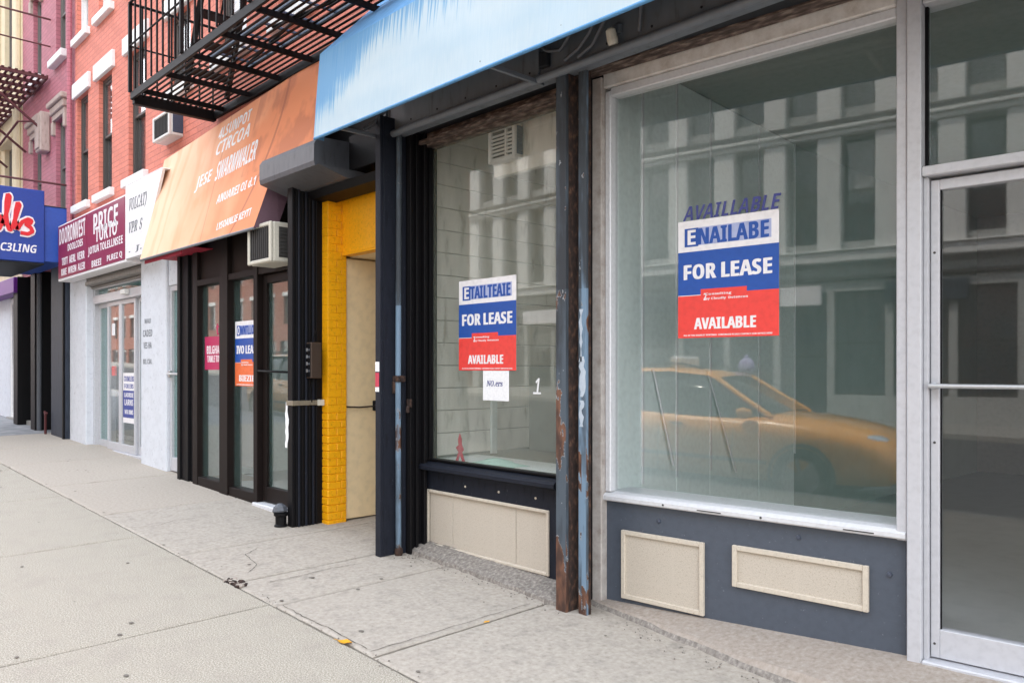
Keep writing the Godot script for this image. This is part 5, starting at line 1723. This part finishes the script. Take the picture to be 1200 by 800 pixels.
# ---------------------------------------------------------------- fire escapes
func fire_escapes():
	var f := thing("black_fire_escape", "black iron fire escape platform with slatted floor above the orange awning", "fire escape")
	var m: Material = mats["iron_black"]
	var x0 := -8.25
	var x1 := -4.3
	var y := 4.06
	var z0 := 0.13
	var z1 := 0.98
	boxed("outer_beam", Vector3(x0, y - 0.045, z1 - 0.03), Vector3(x1, y + 0.03, z1 - 0.005), 0.004, m, f)
	boxed("inner_beam", Vector3(x0, y - 0.06, z0 - 0.01), Vector3(x1, y + 0.02, z0 + 0.03), 0.004, m, f)
	boxed("end_beam", Vector3(x0 - 0.02, y - 0.085, z0), Vector3(x0 + 0.05, y + 0.02, z1 - 0.031), 0.006, m, f)
	for i in 14:
		var z := z0 + 0.055 + i * 0.056
		boxed("slat", Vector3(x0 + 0.05, y + 0.004, z), Vector3(x1, y + 0.012, z + 0.022), 0.001, m, f)
	for i in 7:
		var x := x0 + 0.28 + i * 0.60
		boxed("bearer", Vector3(x - 0.012, y - 0.045, z0 + 0.03), Vector3(x + 0.012, y + 0.003, z1 - 0.031), 0.003, m, f)
	# railing
	for r in [0.90, 0.48]:
		var st := mb(true)
		tube(st, [Vector3(x0, y + r, 0.10), Vector3(x0, y + r, z1), Vector3(x0 + 0.001, y + r, z1)], 0.014 if r > 0.6 else 0.009, 6)
		obj("rail", st, m, f)
		st = mb(true)
		tube(st, [Vector3(x0, y + r, z1), Vector3(x1, y + r, z1)], 0.014 if r > 0.6 else 0.009, 6)
		obj("rail", st, m, f)
	var n := 27
	for i in n + 1:
		var x := lerpf(x0, x1, float(i) / n)
		var thick := 0.016 if i % 9 == 0 else 0.008
		boxed("baluster", Vector3(x - thick, y + 0.031, z1 - thick - 0.005), Vector3(x + thick, y + 0.895, z1 + thick - 0.005), 0.002, m, f)
	for i in 6:
		var z := lerpf(z0 + 0.02, z1 - 0.12, i / 5.0)
		boxed("baluster", Vector3(x0 - 0.008, y + 0.02, z - 0.008), Vector3(x0 + 0.008, y + 0.895, z + 0.008), 0.002, m, f)
	# steep stair up to the next platform
	for z in [0.22, 0.62]:
		var st := mb()
		var d := Vector3(1.35, 2.9, 0)
		tube(st, [Vector3(-7.75, y + 0.01, z), Vector3(-7.75, y + 0.01, z) + d], 0.03, 4)
		obj("stringer", st, m, f)
		st = mb(true)
		tube(st, [Vector3(-7.95, y + 0.75, z), Vector3(-7.95, y + 0.75, z) + d * 0.85], 0.012, 6)
		obj("handrail", st, m, f)
	for i in 11:
		var t := (i + 0.7) / 12.0
		boxed("tread", Vector3(-7.75 + 1.35 * t - 0.09, y + 2.9 * t, 0.23), Vector3(-7.75 + 1.35 * t + 0.09, y + 2.9 * t + 0.02, 0.61), 0.003, m, f)
	# loose rods and an old ladder lying on the floor
	for k in 3:
		var st := mb(true)
		tube(st, [Vector3(-7.7 + k * 0.9, y + 0.03, 0.25 + k * 0.2), Vector3(-6.3 + k * 0.8, y + 0.035, 0.75 - k * 0.15)], 0.014, 6)
		obj("loose_rod", st, m, f)
	for i in 2:
		boxed("ladder_rail", Vector3(-6.9, y + 0.02, 0.40 + i * 0.34), Vector3(-4.6, y + 0.06, 0.425 + i * 0.34), 0.004, mats["grille_blue"], f)
	for i in 8:
		boxed("ladder_rung", Vector3(-6.75 + i * 0.28, y + 0.03, 0.425), Vector3(-6.73 + i * 0.28, y + 0.05, 0.74), 0.003, mats["grille_blue"], f)
	# upper platform of the same escape, above the picture
	boxed("upper_platform", Vector3(-7.2, 6.95, 0.13), Vector3(-4.3, 7.0, 0.98), 0.006, m, f)

	# rusty red escape on the far buildings
	f = thing("rusty_fire_escape", "rusty red fire escape with a slatted platform on the far pink and cream buildings", "fire escape")
	m = mats["iron_rust_red"]
	x0 = -19.6
	x1 = -14.95
	y = 6.25
	z1 = 1.35
	boxed("outer_beam", Vector3(x0, y - 0.05, z1 - 0.03), Vector3(x1, y + 0.03, z1), 0.004, m, f)
	boxed("inner_beam", Vector3(x0, y - 0.05, z0), Vector3(x1, y + 0.02, z0 + 0.03), 0.004, m, f)
	for i in 12:
		boxed("slat", Vector3(x0, y + 0.004, z0 + 0.06 + i * 0.095), Vector3(x1, y + 0.016, z0 + 0.10 + i * 0.095), 0, m, f)
	for i in 14:
		var x := x1 - 0.04 - i * 0.35
		boxed("bearer", Vector3(x - 0.02, y - 0.05, z0 + 0.03), Vector3(x + 0.02, y + 0.003, z1 - 0.03), 0, m, f)
	for x in [x1 - 0.1, x1 - 1.6, x1 - 3.1]:
		var st := mb(true)
		tube(st, [Vector3(x, y - 0.05, z1 - 0.1), Vector3(x, y - 0.95, 0.12)], 0.022, 6)
		obj("strut", st, m, f)
	var st3 := mb(true)
	tube(st3, [Vector3(x1, y + 0.95, 0.1), Vector3(x1, y + 0.95, z1), Vector3(x0, y + 0.95, z1)], 0.016, 6)
	tube(st3, [Vector3(x1, y + 0.5, 0.1), Vector3(x1, y + 0.5, z1)], 0.012, 6)
	obj("rail", st3, m, f)
	for i in 20:
		var x := x1 - i * 0.24
		boxed("baluster", Vector3(x - 0.009, y + 0.03, z1 - 0.018), Vector3(x + 0.009, y + 0.95, z1), 0, m, f)
	# lower rail and stair
	st3 = mb(true)
	tube(st3, [Vector3(-14.0, 4.28, 0.10), Vector3(-14.0, 4.28, 1.3), Vector3(-19.5, 4.28, 1.3)], 0.018, 6)
	tube(st3, [Vector3(-15.2, 5.55, 0.15), Vector3(-15.3, 5.5, 0.5), Vector3(-16.9, 4.7, 0.9)], 0.018, 6)
	tube(st3, [Vector3(-16.4, 6.2, 0.6), Vector3(-18.4, 3.9, 0.6)], 0.03, 6)
	tube(st3, [Vector3(-16.4, 6.2, 1.1), Vector3(-18.4, 3.9, 1.1)], 0.03, 6)
	obj("lower_rail", st3, m, f)
	for i in 14:
		boxed("baluster", Vector3(-14.35 - i * 0.36, 3.45, 1.29), Vector3(-14.33 - i * 0.36, 4.28, 1.31), 0, m, f)
	boxed("lower_platform", Vector3(-19.5, 3.38, 0.13), Vector3(-14.0, 3.44, 0.16), 0, m, f)
	var bx := thing("wall_junction_box", "weathered vertical grey box fixed to the pink brick wall under the fire escape", "box", at(-15.1, 5.0, 0.095))
	boxed("casing", Vector3(-0.16, 0, 0), Vector3(0.14, 0.66, 0.16), 0.02, mats["aged_trim"], bx)
	boxed("cover", Vector3(-0.13, 0.05, 0.16), Vector3(0.11, 0.60, 0.18), 0.01, mats["aged_trim"], bx)
	cooler("upstairs_cooler", "white through-wall air conditioner on the salmon brick above the white sign", at(-9.72, 4.03, 0.06), 0.52, 0.29, 0.20, mats["plastic_white"])

# ---------------------------------------------------------------- cables, lamp, leaves
func small_things():
	var c := thing("fascia_cables", "loose grey cables and conduit looping under the blue awning", "cable")
	for pts in [[[-3.30, 3.30, 0.27], [-3.22, 3.22, 0.29], [-3.10, 3.19, 0.30], [-3.00, 3.24, 0.33], [-2.94, 3.36, 0.40], [-2.90, 3.50, 0.46]], [[-3.08, 3.13, 0.285], [-2.96, 3.16, 0.30], [-2.84, 3.22, 0.33], [-2.76, 3.34, 0.42], [-2.74, 3.5, 0.5]], [[-2.98, 3.12, 0.285], [-2.86, 3.15, 0.30], [-2.74, 3.24, 0.34], [-2.66, 3.40, 0.42]], [[-4.72, 3.45, 0.3], [-4.80, 3.24, 0.33], [-4.86, 3.16, 0.38], [-4.9, 3.10, 0.45]], [[-2.55, 3.13, 0.29], [-2.48, 3.28, 0.36], [-2.42, 3.5, 0.45]]]:
		var st := mb(true)
		var cur := Curve3D.new()
		for p in pts:
			cur.add_point(Vector3(p[0], p[1], p[2]))
		for i in range(1, pts.size() - 1):
			var d: Vector3 = (cur.get_point_position(i + 1) - cur.get_point_position(i - 1)) * 0.18
			cur.set_point_in(i, -d)
			cur.set_point_out(i, d)
		var list := []
		for i in 21:
			list.append(cur.sample_baked(cur.get_baked_length() * i / 20.0))
		tube(st, list, 0.011, 7)
		obj("cable", st, mats["cable_grey"], c)
	boxed("clip_box", Vector3(-3.29, 3.14, 0.251), Vector3(-3.22, 3.23, 0.29), 0.006, mats["fascia_dark"], c)
	var l := thing("fascia_lamp_socket", "small grey lamp socket fixed on the fascia under the blue awning", "lamp socket", at(-2.72, 3.11, 0.262))
	var st2 := mb()
	lathe(st2, [[0.0, 0.0], [0.026, 0.0], [0.03, 0.02], [0.026, 0.075], [0.014, 0.085], [0.0, 0.086]], 12, Transform3D(Basis(Vector3(1, 0, 0), 0.35), Vector3(0, 0, 0.03)))
	obj("socket", st2, mats["plastic_cream"], l)
	boxed("mount", Vector3(-0.03, 0.06, -0.012), Vector3(0.03, 0.11, 0.02), 0.004, mats["fascia_paint"], l)
	crack([[-4.77, 1.24], [-4.76, 1.0], [-4.78, 0.86], [-4.77, 0.72], [-4.75, 0.6]], 0.006)
	crack([[-4.29, 1.39], [-4.05, 1.395], [-3.70, 1.385], [-3.36, 1.395]], 0.004)
	crack([[-3.36, 1.395], [-3.355, 1.1], [-3.36, 0.6], [-3.35, 0.25]], 0.004)
	crack([[-5.05, 1.25], [-5.2, 1.12], [-5.5, 1.06], [-5.62, 0.9]], 0.005)
	crack([[-6.9, 1.40], [-6.85, 1.2], [-6.95, 1.02], [-6.9, 0.85]], 0.005)
	leaf("fallen_leaf", "yellow fallen leaf on the joint of the pavement, nearest the camera", -3.55, 1.43, 0.4, 0.045)
	leaf("fallen_leaf", "tiny orange leaf lying in the slab joint below the rusty posts", -3.29, 0.69, 1.7, 0.022)

# a hairline split in the paving, filled with dirt
func crack(pts: Array, w: float):
	var st := mb()
	var list := []
	for i in pts.size() - 1:
		for k in 7:
			var t := k / 7.0
			list.append([lerpf(pts[i][0], pts[i + 1][0], t) + rng.randf_range(-0.006, 0.006), lerpf(pts[i][1], pts[i + 1][1], t) + rng.randf_range(-0.006, 0.006)])
	for i in list.size() - 1:
		var a := Vector2(list[i][0], list[i][1])
		var b := Vector2(list[i + 1][0], list[i + 1][1])
		var s := (b - a).orthogonal().normalized() * w * 0.5 * rng.randf_range(0.5, 1.2)
		var q := []
		for p in [a - s, b - s, b + s, a + s]:
			q.append(Vector3(p.x, gy(p.x, p.y) + 0.0045, p.y))
		out_quad(st, q, Vector3(a.x, -40, a.y))
	var o := obj("crack", st, mats["joint_dirt"], get_node("pavement"))

func leaf(called: String, label: String, x: float, z: float, turn: float, s: float):
	var st := mb()
	var half := [[-1.0, 0.05], [-0.6, 0.42], [-0.2, 0.6], [0.25, 0.52], [0.6, 0.3], [1.0, 0.0]]
	for i in half.size() - 1:
		for k in [-1.0, 1.0]:
			var a := Vector3(half[i][0], 0.05 + 0.06 * absf(half[i][0]), 0)
			var b := Vector3(half[i + 1][0], 0.05 + 0.06 * absf(half[i + 1][0]), 0)
			var c := Vector3(half[i + 1][0], 0.16 + 0.06 * sin(i * 2.0 + k), k * half[i + 1][1])
			var d := Vector3(half[i][0], 0.16 + 0.06 * sin(i * 2.0 - 2.0 + k), k * half[i][1])
			out_quad(st, [a * s, b * s, c * s, d * s], Vector3(0, -1, 0))
	tube(st, [Vector3(-1.0, 0.2, 0) * s, Vector3(-1.5, 0.25, 0.1) * s], 0.03 * s, 4)
	var o := obj(called, st, mats["leaf_yellow"], self)
	o.transform = Transform3D(Basis(Vector3.UP, turn), Vector3(x, gy(x, z) + 0.002, z))
	tag(o, label, "leaf", "fallen leaves")

# ---------------------------------------------------------------- the taxi at the kerb, seen in the shop windows
func loft(st: SurfaceTool, rows: Array):
	for i in rows.size() - 1:
		var n: int = rows[i].size()
		for k in n - 1:
			quad(st, rows[i][k], rows[i + 1][k], rows[i + 1][k + 1], rows[i][k + 1])

func taxi():
	var z := 6.45
	var x := -5.05
	var lean := Basis(Vector3(0, 0, 1), -0.028)
	var t := thing("yellow_taxi", "yellow taxi parked at the kerb, mirrored in the large right window", "car", Transform3D(lean, Vector3(x, gy(x, z) - 0.16, z)))
	# stations: x, sill y, belt y, half width at sill, at belt
	var stn := [[-2.28, 0.50, 0.92, 0.66, 0.62], [-2.22, 0.34, 1.00, 0.78, 0.74], [-2.0, 0.28, 1.06, 0.86, 0.82], [-1.3, 0.24, 1.05, 0.90, 0.86], [-0.4, 0.22, 1.02, 0.91, 0.86], [0.6, 0.22, 1.00, 0.91, 0.86], [1.0, 0.23, 1.02, 0.91, 0.85], [1.4, 0.25, 1.00, 0.91, 0.83], [1.8, 0.27, 0.96, 0.89, 0.78], [2.15, 0.28, 0.89, 0.84, 0.70], [2.38, 0.30, 0.79, 0.74, 0.60], [2.46, 0.36, 0.68, 0.62, 0.50], [2.49, 0.44, 0.58, 0.52, 0.42]]
	for pass_no in 2:
		var rows := []
		for s in stn:
			var row := []
			var h: float = s[2] - s[1]
			var side := [[s[3] * 0.90, s[1]], [s[3], s[1] + h * 0.18], [s[3] * 1.01, s[1] + h * 0.45], [s[3] * 0.995, s[1] + h * 0.70], [lerpf(s[3], s[4], 0.6), s[1] + h * 0.90], [s[4] * 0.94, s[2]], [s[4] * 0.55, s[2] + 0.035], [0.0, s[2] + 0.05]]
			if pass_no == 0:
				for p in side:
					row.append(Vector3(s[0], p[1], p[0]))
				for i in range(side.size() - 2, -1, -1):
					row.append(Vector3(s[0], side[i][1], -side[i][0]))
				rows.append(row)
		if pass_no == 0:
			var st := mb(true)
			loft(st, rows)
			st.set_smooth_group(-1)
			for e in [[0, 1], [rows.size() - 1, -1]]:
				var r: Array = rows[e[0]]
				var inside := Vector3(0, 0.6, 0)
				for k in range(1, r.size() - 1):
					out_tri(st, [r[0], r[k], r[k + 1]], inside)
			obj("body", st, mats["taxi_paint"], t)
	boxed("underbody", Vector3(-2.1, 0.22, -0.75), Vector3(2.1, 0.42, 0.75), 0.05, mats["car_black"], t)
	# glasshouse
	var g := []
	for s in [[-2.05, 1.06, 1.10, 0.78, 0.74], [-1.75, 1.05, 1.48, 0.82, 0.62], [-1.2, 1.04, 1.53, 0.84, 0.66], [-0.4, 1.01, 1.55, 0.84, 0.67], [0.15, 1.0, 1.50, 0.84, 0.64], [0.55, 1.0, 1.28, 0.83, 0.70], [1.0, 1.02, 1.06, 0.80, 0.76]]:
		g.append([Vector3(s[0], s[1] - 0.03, s[3]), Vector3(s[0], lerpf(s[1], s[2], 0.5), lerpf(s[3], s[4], 0.42)), Vector3(s[0], s[2], s[4]), Vector3(s[0], s[2] + 0.02, 0), Vector3(s[0], s[2], -s[4]), Vector3(s[0], lerpf(s[1], s[2], 0.5), -lerpf(s[3], s[4], 0.42)), Vector3(s[0], s[1] - 0.03, -s[3])])
	var sg := mb(true)
	loft(sg, g)
	obj("glasshouse", sg, mats["car_glass"], t)
	# roof skin and pillars in body colour
	var roof := []
	for s in [[-1.86, 1.46, 0.62], [-1.72, 1.515, 0.64], [-1.2, 1.565, 0.675], [-0.4, 1.585, 0.685], [0.12, 1.545, 0.66], [0.24, 1.49, 0.66]]:
		roof.append([Vector3(s[0], s[1] - 0.035, s[2] + 0.01), Vector3(s[0], s[1], s[2] - 0.03), Vector3(s[0], s[1] + 0.02, 0), Vector3(s[0], s[1], -s[2] + 0.03), Vector3(s[0], s[1] - 0.035, -s[2] - 0.01)])
	var sr := mb(true)
	loft(sr, roof)
	obj("roof", sr, mats["taxi_paint"], t)
	for k in [-1.0, 1.0]:
		var st := mb(true)
		tube(st, [Vector3(0.22, 1.49, 0.665 * k), Vector3(0.58, 1.27, 0.735 * k), Vector3(1.02, 1.02, 0.81 * k)], 0.035, 8)
		obj("front_pillar", st, mats["taxi_paint"], t)
		st = mb(true)
		tube(st, [Vector3(-1.75, 1.48, 0.64 * k), Vector3(-1.85, 1.28, 0.72 * k), Vector3(-2.05, 1.06, 0.79 * k)], 0.06, 8)
		obj("rear_pillar", st, mats["taxi_paint"], t)
		st = mb(true)
		tube(st, [Vector3(-0.45, 1.55, 0.68 * k), Vector3(-0.47, 1.28, 0.765 * k), Vector3(-0.47, 1.0, 0.855 * k)], 0.028, 6)
		obj("centre_pillar", st, mats["car_black"], t)
		st = mb(true)
		tube(st, [Vector3(-1.6, 1.57, 0.56 * k), Vector3(-1.5, 1.62, 0.56 * k), Vector3(-0.3, 1.66, 0.57 * k), Vector3(0.0, 1.60, 0.56 * k)], 0.018, 7)
		obj("roof_rail", st, mats["car_black"], t)
		# mirror
		st = mb(true)
		lathe(st, [[0.0, -0.075], [0.05, -0.06], [0.085, 0.0], [0.075, 0.05], [0.0, 0.075]], 12, Transform3D(Basis.from_scale(Vector3(1.3, 1.0, 0.8)), Vector3(0.72, 1.06, 0.97 * k)))
		obj("mirror", st, mats["taxi_paint"], t)
		# lamps
		st = mb(true)
		var dir := Vector3(0.62, 0.22, 0.72 * k).normalized()
		var across := Vector3.UP.cross(dir).normalized()
		lathe(st, [[0.20, -0.05], [0.19, 0.0], [0.13, 0.035], [0.0, 0.05]], 16, Transform3D(Basis(across, dir, across.cross(dir) * 0.42), Vector3(2.20, 0.80, 0.66 * k)))
		obj("headlight", st, mats["lamp_lens"], t)
		for wx in [1.42, -1.38]:
			var turn := Basis(Vector3(1, 0, 0), PI / 2 * k)
			st = mb(true)
			lathe(st, [[0.0, -0.10], [0.33, -0.10], [0.345, -0.07], [0.345, 0.07], [0.33, 0.105], [0.245, 0.11], [0.22, 0.09]], 28, Transform3D(turn, Vector3(wx, 0.335, 0.83 * k)))
			var wh := obj("wheel", st, mats["tyre"], t)
			st = mb()
			lathe(st, [[0.0, 0.10], [0.05, 0.105], [0.06, 0.08], [0.19, 0.075], [0.225, 0.10], [0.235, 0.112]], 20, Transform3D(turn, Vector3(wx, 0.335, 0.83 * k)))
			for i in 7:
				var a := TAU * i / 7
				box(st, Vector3(0.05, 0.085, -0.022), Vector3(0.215, 0.104, 0.022), 0.004, Transform3D(turn * Basis(Vector3.UP, a), Vector3(wx, 0.335, 0.83 * k)))
			obj("rim", st, mats["rim_alloy"], wh)
			st = mb()
			lathe(st, [[0.345, 0.0], [0.40, 0.02], [0.40, 0.09], [0.36, 0.10]], 24, Transform3D(turn, Vector3(wx, 0.335, 0.835 * k)))
			obj("wheel_arch", st, mats["car_black"], t)
		boxed("door_handle", Vector3(-0.30, 0.86, 0.915 * k - 0.012), Vector3(-0.12, 0.89, 0.915 * k + 0.012), 0.006, mats["car_black"], t)
	for k in [-1.0, 1.0]:
		for sx in [-0.47, 0.56]:
			var st := mb()
			for q in [[0.30, 0.46, 0.903, 0.922], [0.46, 0.62, 0.922, 0.920], [0.62, 0.80, 0.920, 0.903], [0.80, 0.95, 0.903, 0.870]]:
				out_quad(st, [Vector3(sx - 0.006, q[0], q[2] * k), Vector3(sx + 0.006, q[0], q[2] * k), Vector3(sx + 0.006, q[1], q[3] * k), Vector3(sx - 0.006, q[1], q[3] * k)], Vector3(sx, 0.6, 0))
			obj("door_gap", st, mats["car_black"], t)
		boxed("side_moulding", Vector3(-1.0, 0.44, 0.915 * k - 0.01), Vector3(1.0, 0.49, 0.915 * k + 0.014), 0.006, mats["car_black"], t)
	boxed("bumper", Vector3(2.30, 0.30, -0.62), Vector3(2.46, 0.44, 0.62), 0.04, mats["car_black"], t)
	boxed("grille", Vector3(2.42, 0.42, -0.40), Vector3(2.50, 0.58, 0.40), 0.02, mats["car_black"], t)
	boxed("roof_sign", Vector3(-0.62, 1.60, -0.30), Vector3(-0.42, 1.76, 0.30), 0.03, mats["plastic_white"], t)
	boxed("number_plate", Vector3(2.501, 0.46, -0.15), Vector3(2.509, 0.54, 0.15), 0.002, mats["paper"], t)
	var t2 := t.duplicate()
	t2.name = numbered("yellow_taxi")
	add_child(t2)
	t2.position = Vector3(-17.2, gy(-17.2, z) - 0.16, z)
	tag(t2, "second yellow taxi parked further along the kerb, mirrored in the brown shopfront's door", "car", "yellow taxis")
	t.set_meta("group", "yellow taxis")

# ---------------------------------------------------------------- a person on the far side of the taxi
func smin(a: float, b: float, k: float) -> float:
	var h := clampf(0.5 + 0.5 * (b - a) / k, 0.0, 1.0)
	return lerpf(b, a, h) - k * h * (1.0 - h)

# bones: [a, b, ra, rb]; surface nets on a grid
func figure(st: SurfaceTool, bones: Array, cell: float, blend: float):
	var lo := Vector3(99, 99, 99)
	var hi := -lo
	for b in bones:
		for i in 2:
			var r: Vector3 = Vector3.ONE * (float(b[2 + i]) + cell * 3)
			lo = lo.min(b[i] - r)
			hi = hi.max(b[i] + r)
	var n := Vector3i(((hi - lo) / cell).ceil()) + Vector3i.ONE
	var f := PackedFloat32Array()
	f.resize(n.x * n.y * n.z)
	f.fill(9.0)
	for b in bones:
		var m: float = maxf(b[2], b[3]) + blend + cell * 2
		var c0 := Vector3i(((b[0] as Vector3).min(b[1]) - Vector3.ONE * m - lo) / cell).clamp(Vector3i.ZERO, n - Vector3i.ONE)
		var c1 := Vector3i(((b[0] as Vector3).max(b[1]) + Vector3.ONE * m - lo) / cell).clamp(Vector3i.ZERO, n - Vector3i.ONE)
		var a: Vector3 = b[0]
		var ab: Vector3 = b[1] - b[0]
		var l2 := maxf(ab.length_squared(), 1e-9)
		for k in range(c0.z, c1.z + 1):
			for j in range(c0.y, c1.y + 1):
				for i in range(c0.x, c1.x + 1):
					var p := lo + Vector3(i, j, k) * cell
					var t := clampf((p - a).dot(ab) / l2, 0, 1)
					var d := p.distance_to(a + ab * t) - lerpf(b[2], b[3], t)
					var at_i := i + n.x * (j + n.y * k)
					f[at_i] = smin(f[at_i], d, blend)
	var idx := {}
	var verts := []
	for k in n.z - 1:
		for j in n.y - 1:
			for i in n.x - 1:
				var s := Vector3.ZERO
				var c := 0
				var vals := []
				for q in 8:
					vals.append(f[(i + (q & 1)) + n.x * ((j + ((q >> 1) & 1)) + n.y * (k + ((q >> 2) & 1)))])
				for e in [[0, 1], [2, 3], [4, 5], [6, 7], [0, 2], [1, 3], [4, 6], [5, 7], [0, 4], [1, 5], [2, 6], [3, 7]]:
					var va: float = vals[e[0]]
					var vb: float = vals[e[1]]
					if (va < 0) != (vb < 0):
						var t := va / (va - vb)
						var pa := Vector3(e[0] & 1, (e[0] >> 1) & 1, (e[0] >> 2) & 1)
						var pb := Vector3(e[1] & 1, (e[1] >> 1) & 1, (e[1] >> 2) & 1)
						s += pa.lerp(pb, t)
						c += 1
				if c:
					idx[i + n.x * (j + n.y * k)] = verts.size()
					verts.append(lo + (Vector3(i, j, k) + s / c) * cell)
	var step := [1, n.x, n.x * n.y]
	for k in range(1, n.z - 1):
		for j in range(1, n.y - 1):
			for i in range(1, n.x - 1):
				var o: int = i + n.x * (j + n.y * k)
				for ax in 3:
					var v0 := f[o]
					var v1 := f[o + step[ax]]
					if (v0 < 0) == (v1 < 0):
						continue
					var u: int = step[(ax + 1) % 3]
					var v: int = step[(ax + 2) % 3]
					var q := [o - u - v, o - v, o, o - u]
					if not (idx.has(q[0]) and idx.has(q[1]) and idx.has(q[2]) and idx.has(q[3])):
						continue
					var w := [verts[idx[q[0]]], verts[idx[q[1]]], verts[idx[q[2]]], verts[idx[q[3]]]]
					if v0 < 0:
						quad(st, w[0], w[1], w[2], w[3])
					else:
						quad(st, w[3], w[2], w[1], w[0])

func passer_by():
	var x := -5.15
	var z := 7.9
	var p := thing("person", "person in a dark coat and lavender knit hat, hands in pockets, beyond the taxi", "person", Transform3D(Basis(Vector3.UP, PI * 0.92), Vector3(x, gy(x, z) - 0.16, z)))
	# faces local +z; about 1.68 m tall
	var V := func(a: float, b: float, c: float) -> Vector3: return Vector3(a, b, c)
	var skin := [[V.call(0, 1.36, 0.0), V.call(0, 1.47, 0.01), 0.052, 0.05],
		[V.call(0, 1.53, 0.015), V.call(0, 1.60, -0.005), 0.072, 0.085], [V.call(0, 1.475, 0.055), V.call(0, 1.50, 0.05), 0.032, 0.04],
		[V.call(0, 1.545, 0.095), V.call(0, 1.515, 0.108), 0.010, 0.014], [V.call(-0.022, 1.490, 0.093), V.call(0.022, 1.490, 0.093), 0.009, 0.009],
		[V.call(0.078, 1.55, 0.0), V.call(0.080, 1.515, 0.0), 0.016, 0.011], [V.call(-0.078, 1.55, 0.0), V.call(-0.080, 1.515, 0.0), 0.016, 0.011]]
	var st := mb(true)
	figure(st, skin, 0.010, 0.02)
	var head := obj("body", st, mats["skin"], p)
	var coat := [[V.call(0, 1.34, -0.01), V.call(0, 1.12, 0.0), 0.11, 0.145], [V.call(0, 1.12, 0.0), V.call(0, 0.92, 0.0), 0.145, 0.16], [V.call(-0.15, 1.33, -0.01), V.call(0.15, 1.33, -0.01), 0.07, 0.07]]
	for s in [-1.0, 1.0]:
		coat.append([V.call(0.17 * s, 1.33, -0.01), V.call(0.235 * s, 1.07, -0.05), 0.066, 0.052])
		coat.append([V.call(0.235 * s, 1.07, -0.05), V.call(0.16 * s, 0.90, 0.12), 0.052, 0.046])
		coat.append([V.call(0.09 * s, 0.92, 0.0), V.call(0.10 * s, 0.72, 0.0), 0.125, 0.12])
		coat.append([V.call(0.095 * s, 0.80, 0.0), V.call(0.10 * s, 0.46, 0.015), 0.085, 0.058])
		coat.append([V.call(0.10 * s, 0.46, 0.015), V.call(0.105 * s, 0.09, -0.02), 0.058, 0.042])
		coat.append([V.call(0.105 * s, 0.06, -0.03), V.call(0.115 * s, 0.045, 0.12), 0.045, 0.036])
	st = mb(true)
	figure(st, coat, 0.018, 0.035)
	obj("clothes", st, mats["coat_cloth"], p)
	st = mb(true)
	lathe(st, [[0.095, -0.03], [0.125, -0.01], [0.135, 0.04], [0.13, 0.10], [0.105, 0.16], [0.055, 0.20], [0.0, 0.21]], 18, Transform3D(Basis.from_scale(Vector3(0.96, 1, 1.08)), Vector3(0, 1.575, -0.01)))
	st.set_smooth_group(0)
	lathe(st, [[0.0, -0.02], [0.03, -0.01], [0.036, 0.015], [0.02, 0.04], [0.0, 0.045]], 10, at(0, 1.785, -0.01))
	obj("knit_hat", st, mats["knit_lavender"], head)
	for s in [-1.0, 1.0]:
		st = mb(true)
		lathe(st, [[0.0, 0.0], [0.008, 0.003], [0.0, 0.008]], 8, Transform3D(Basis(Vector3(1, 0, 0), PI / 2), Vector3(0.03 * s, 1.555, 0.083)))
		obj("eye", st, mats["car_black"], head)
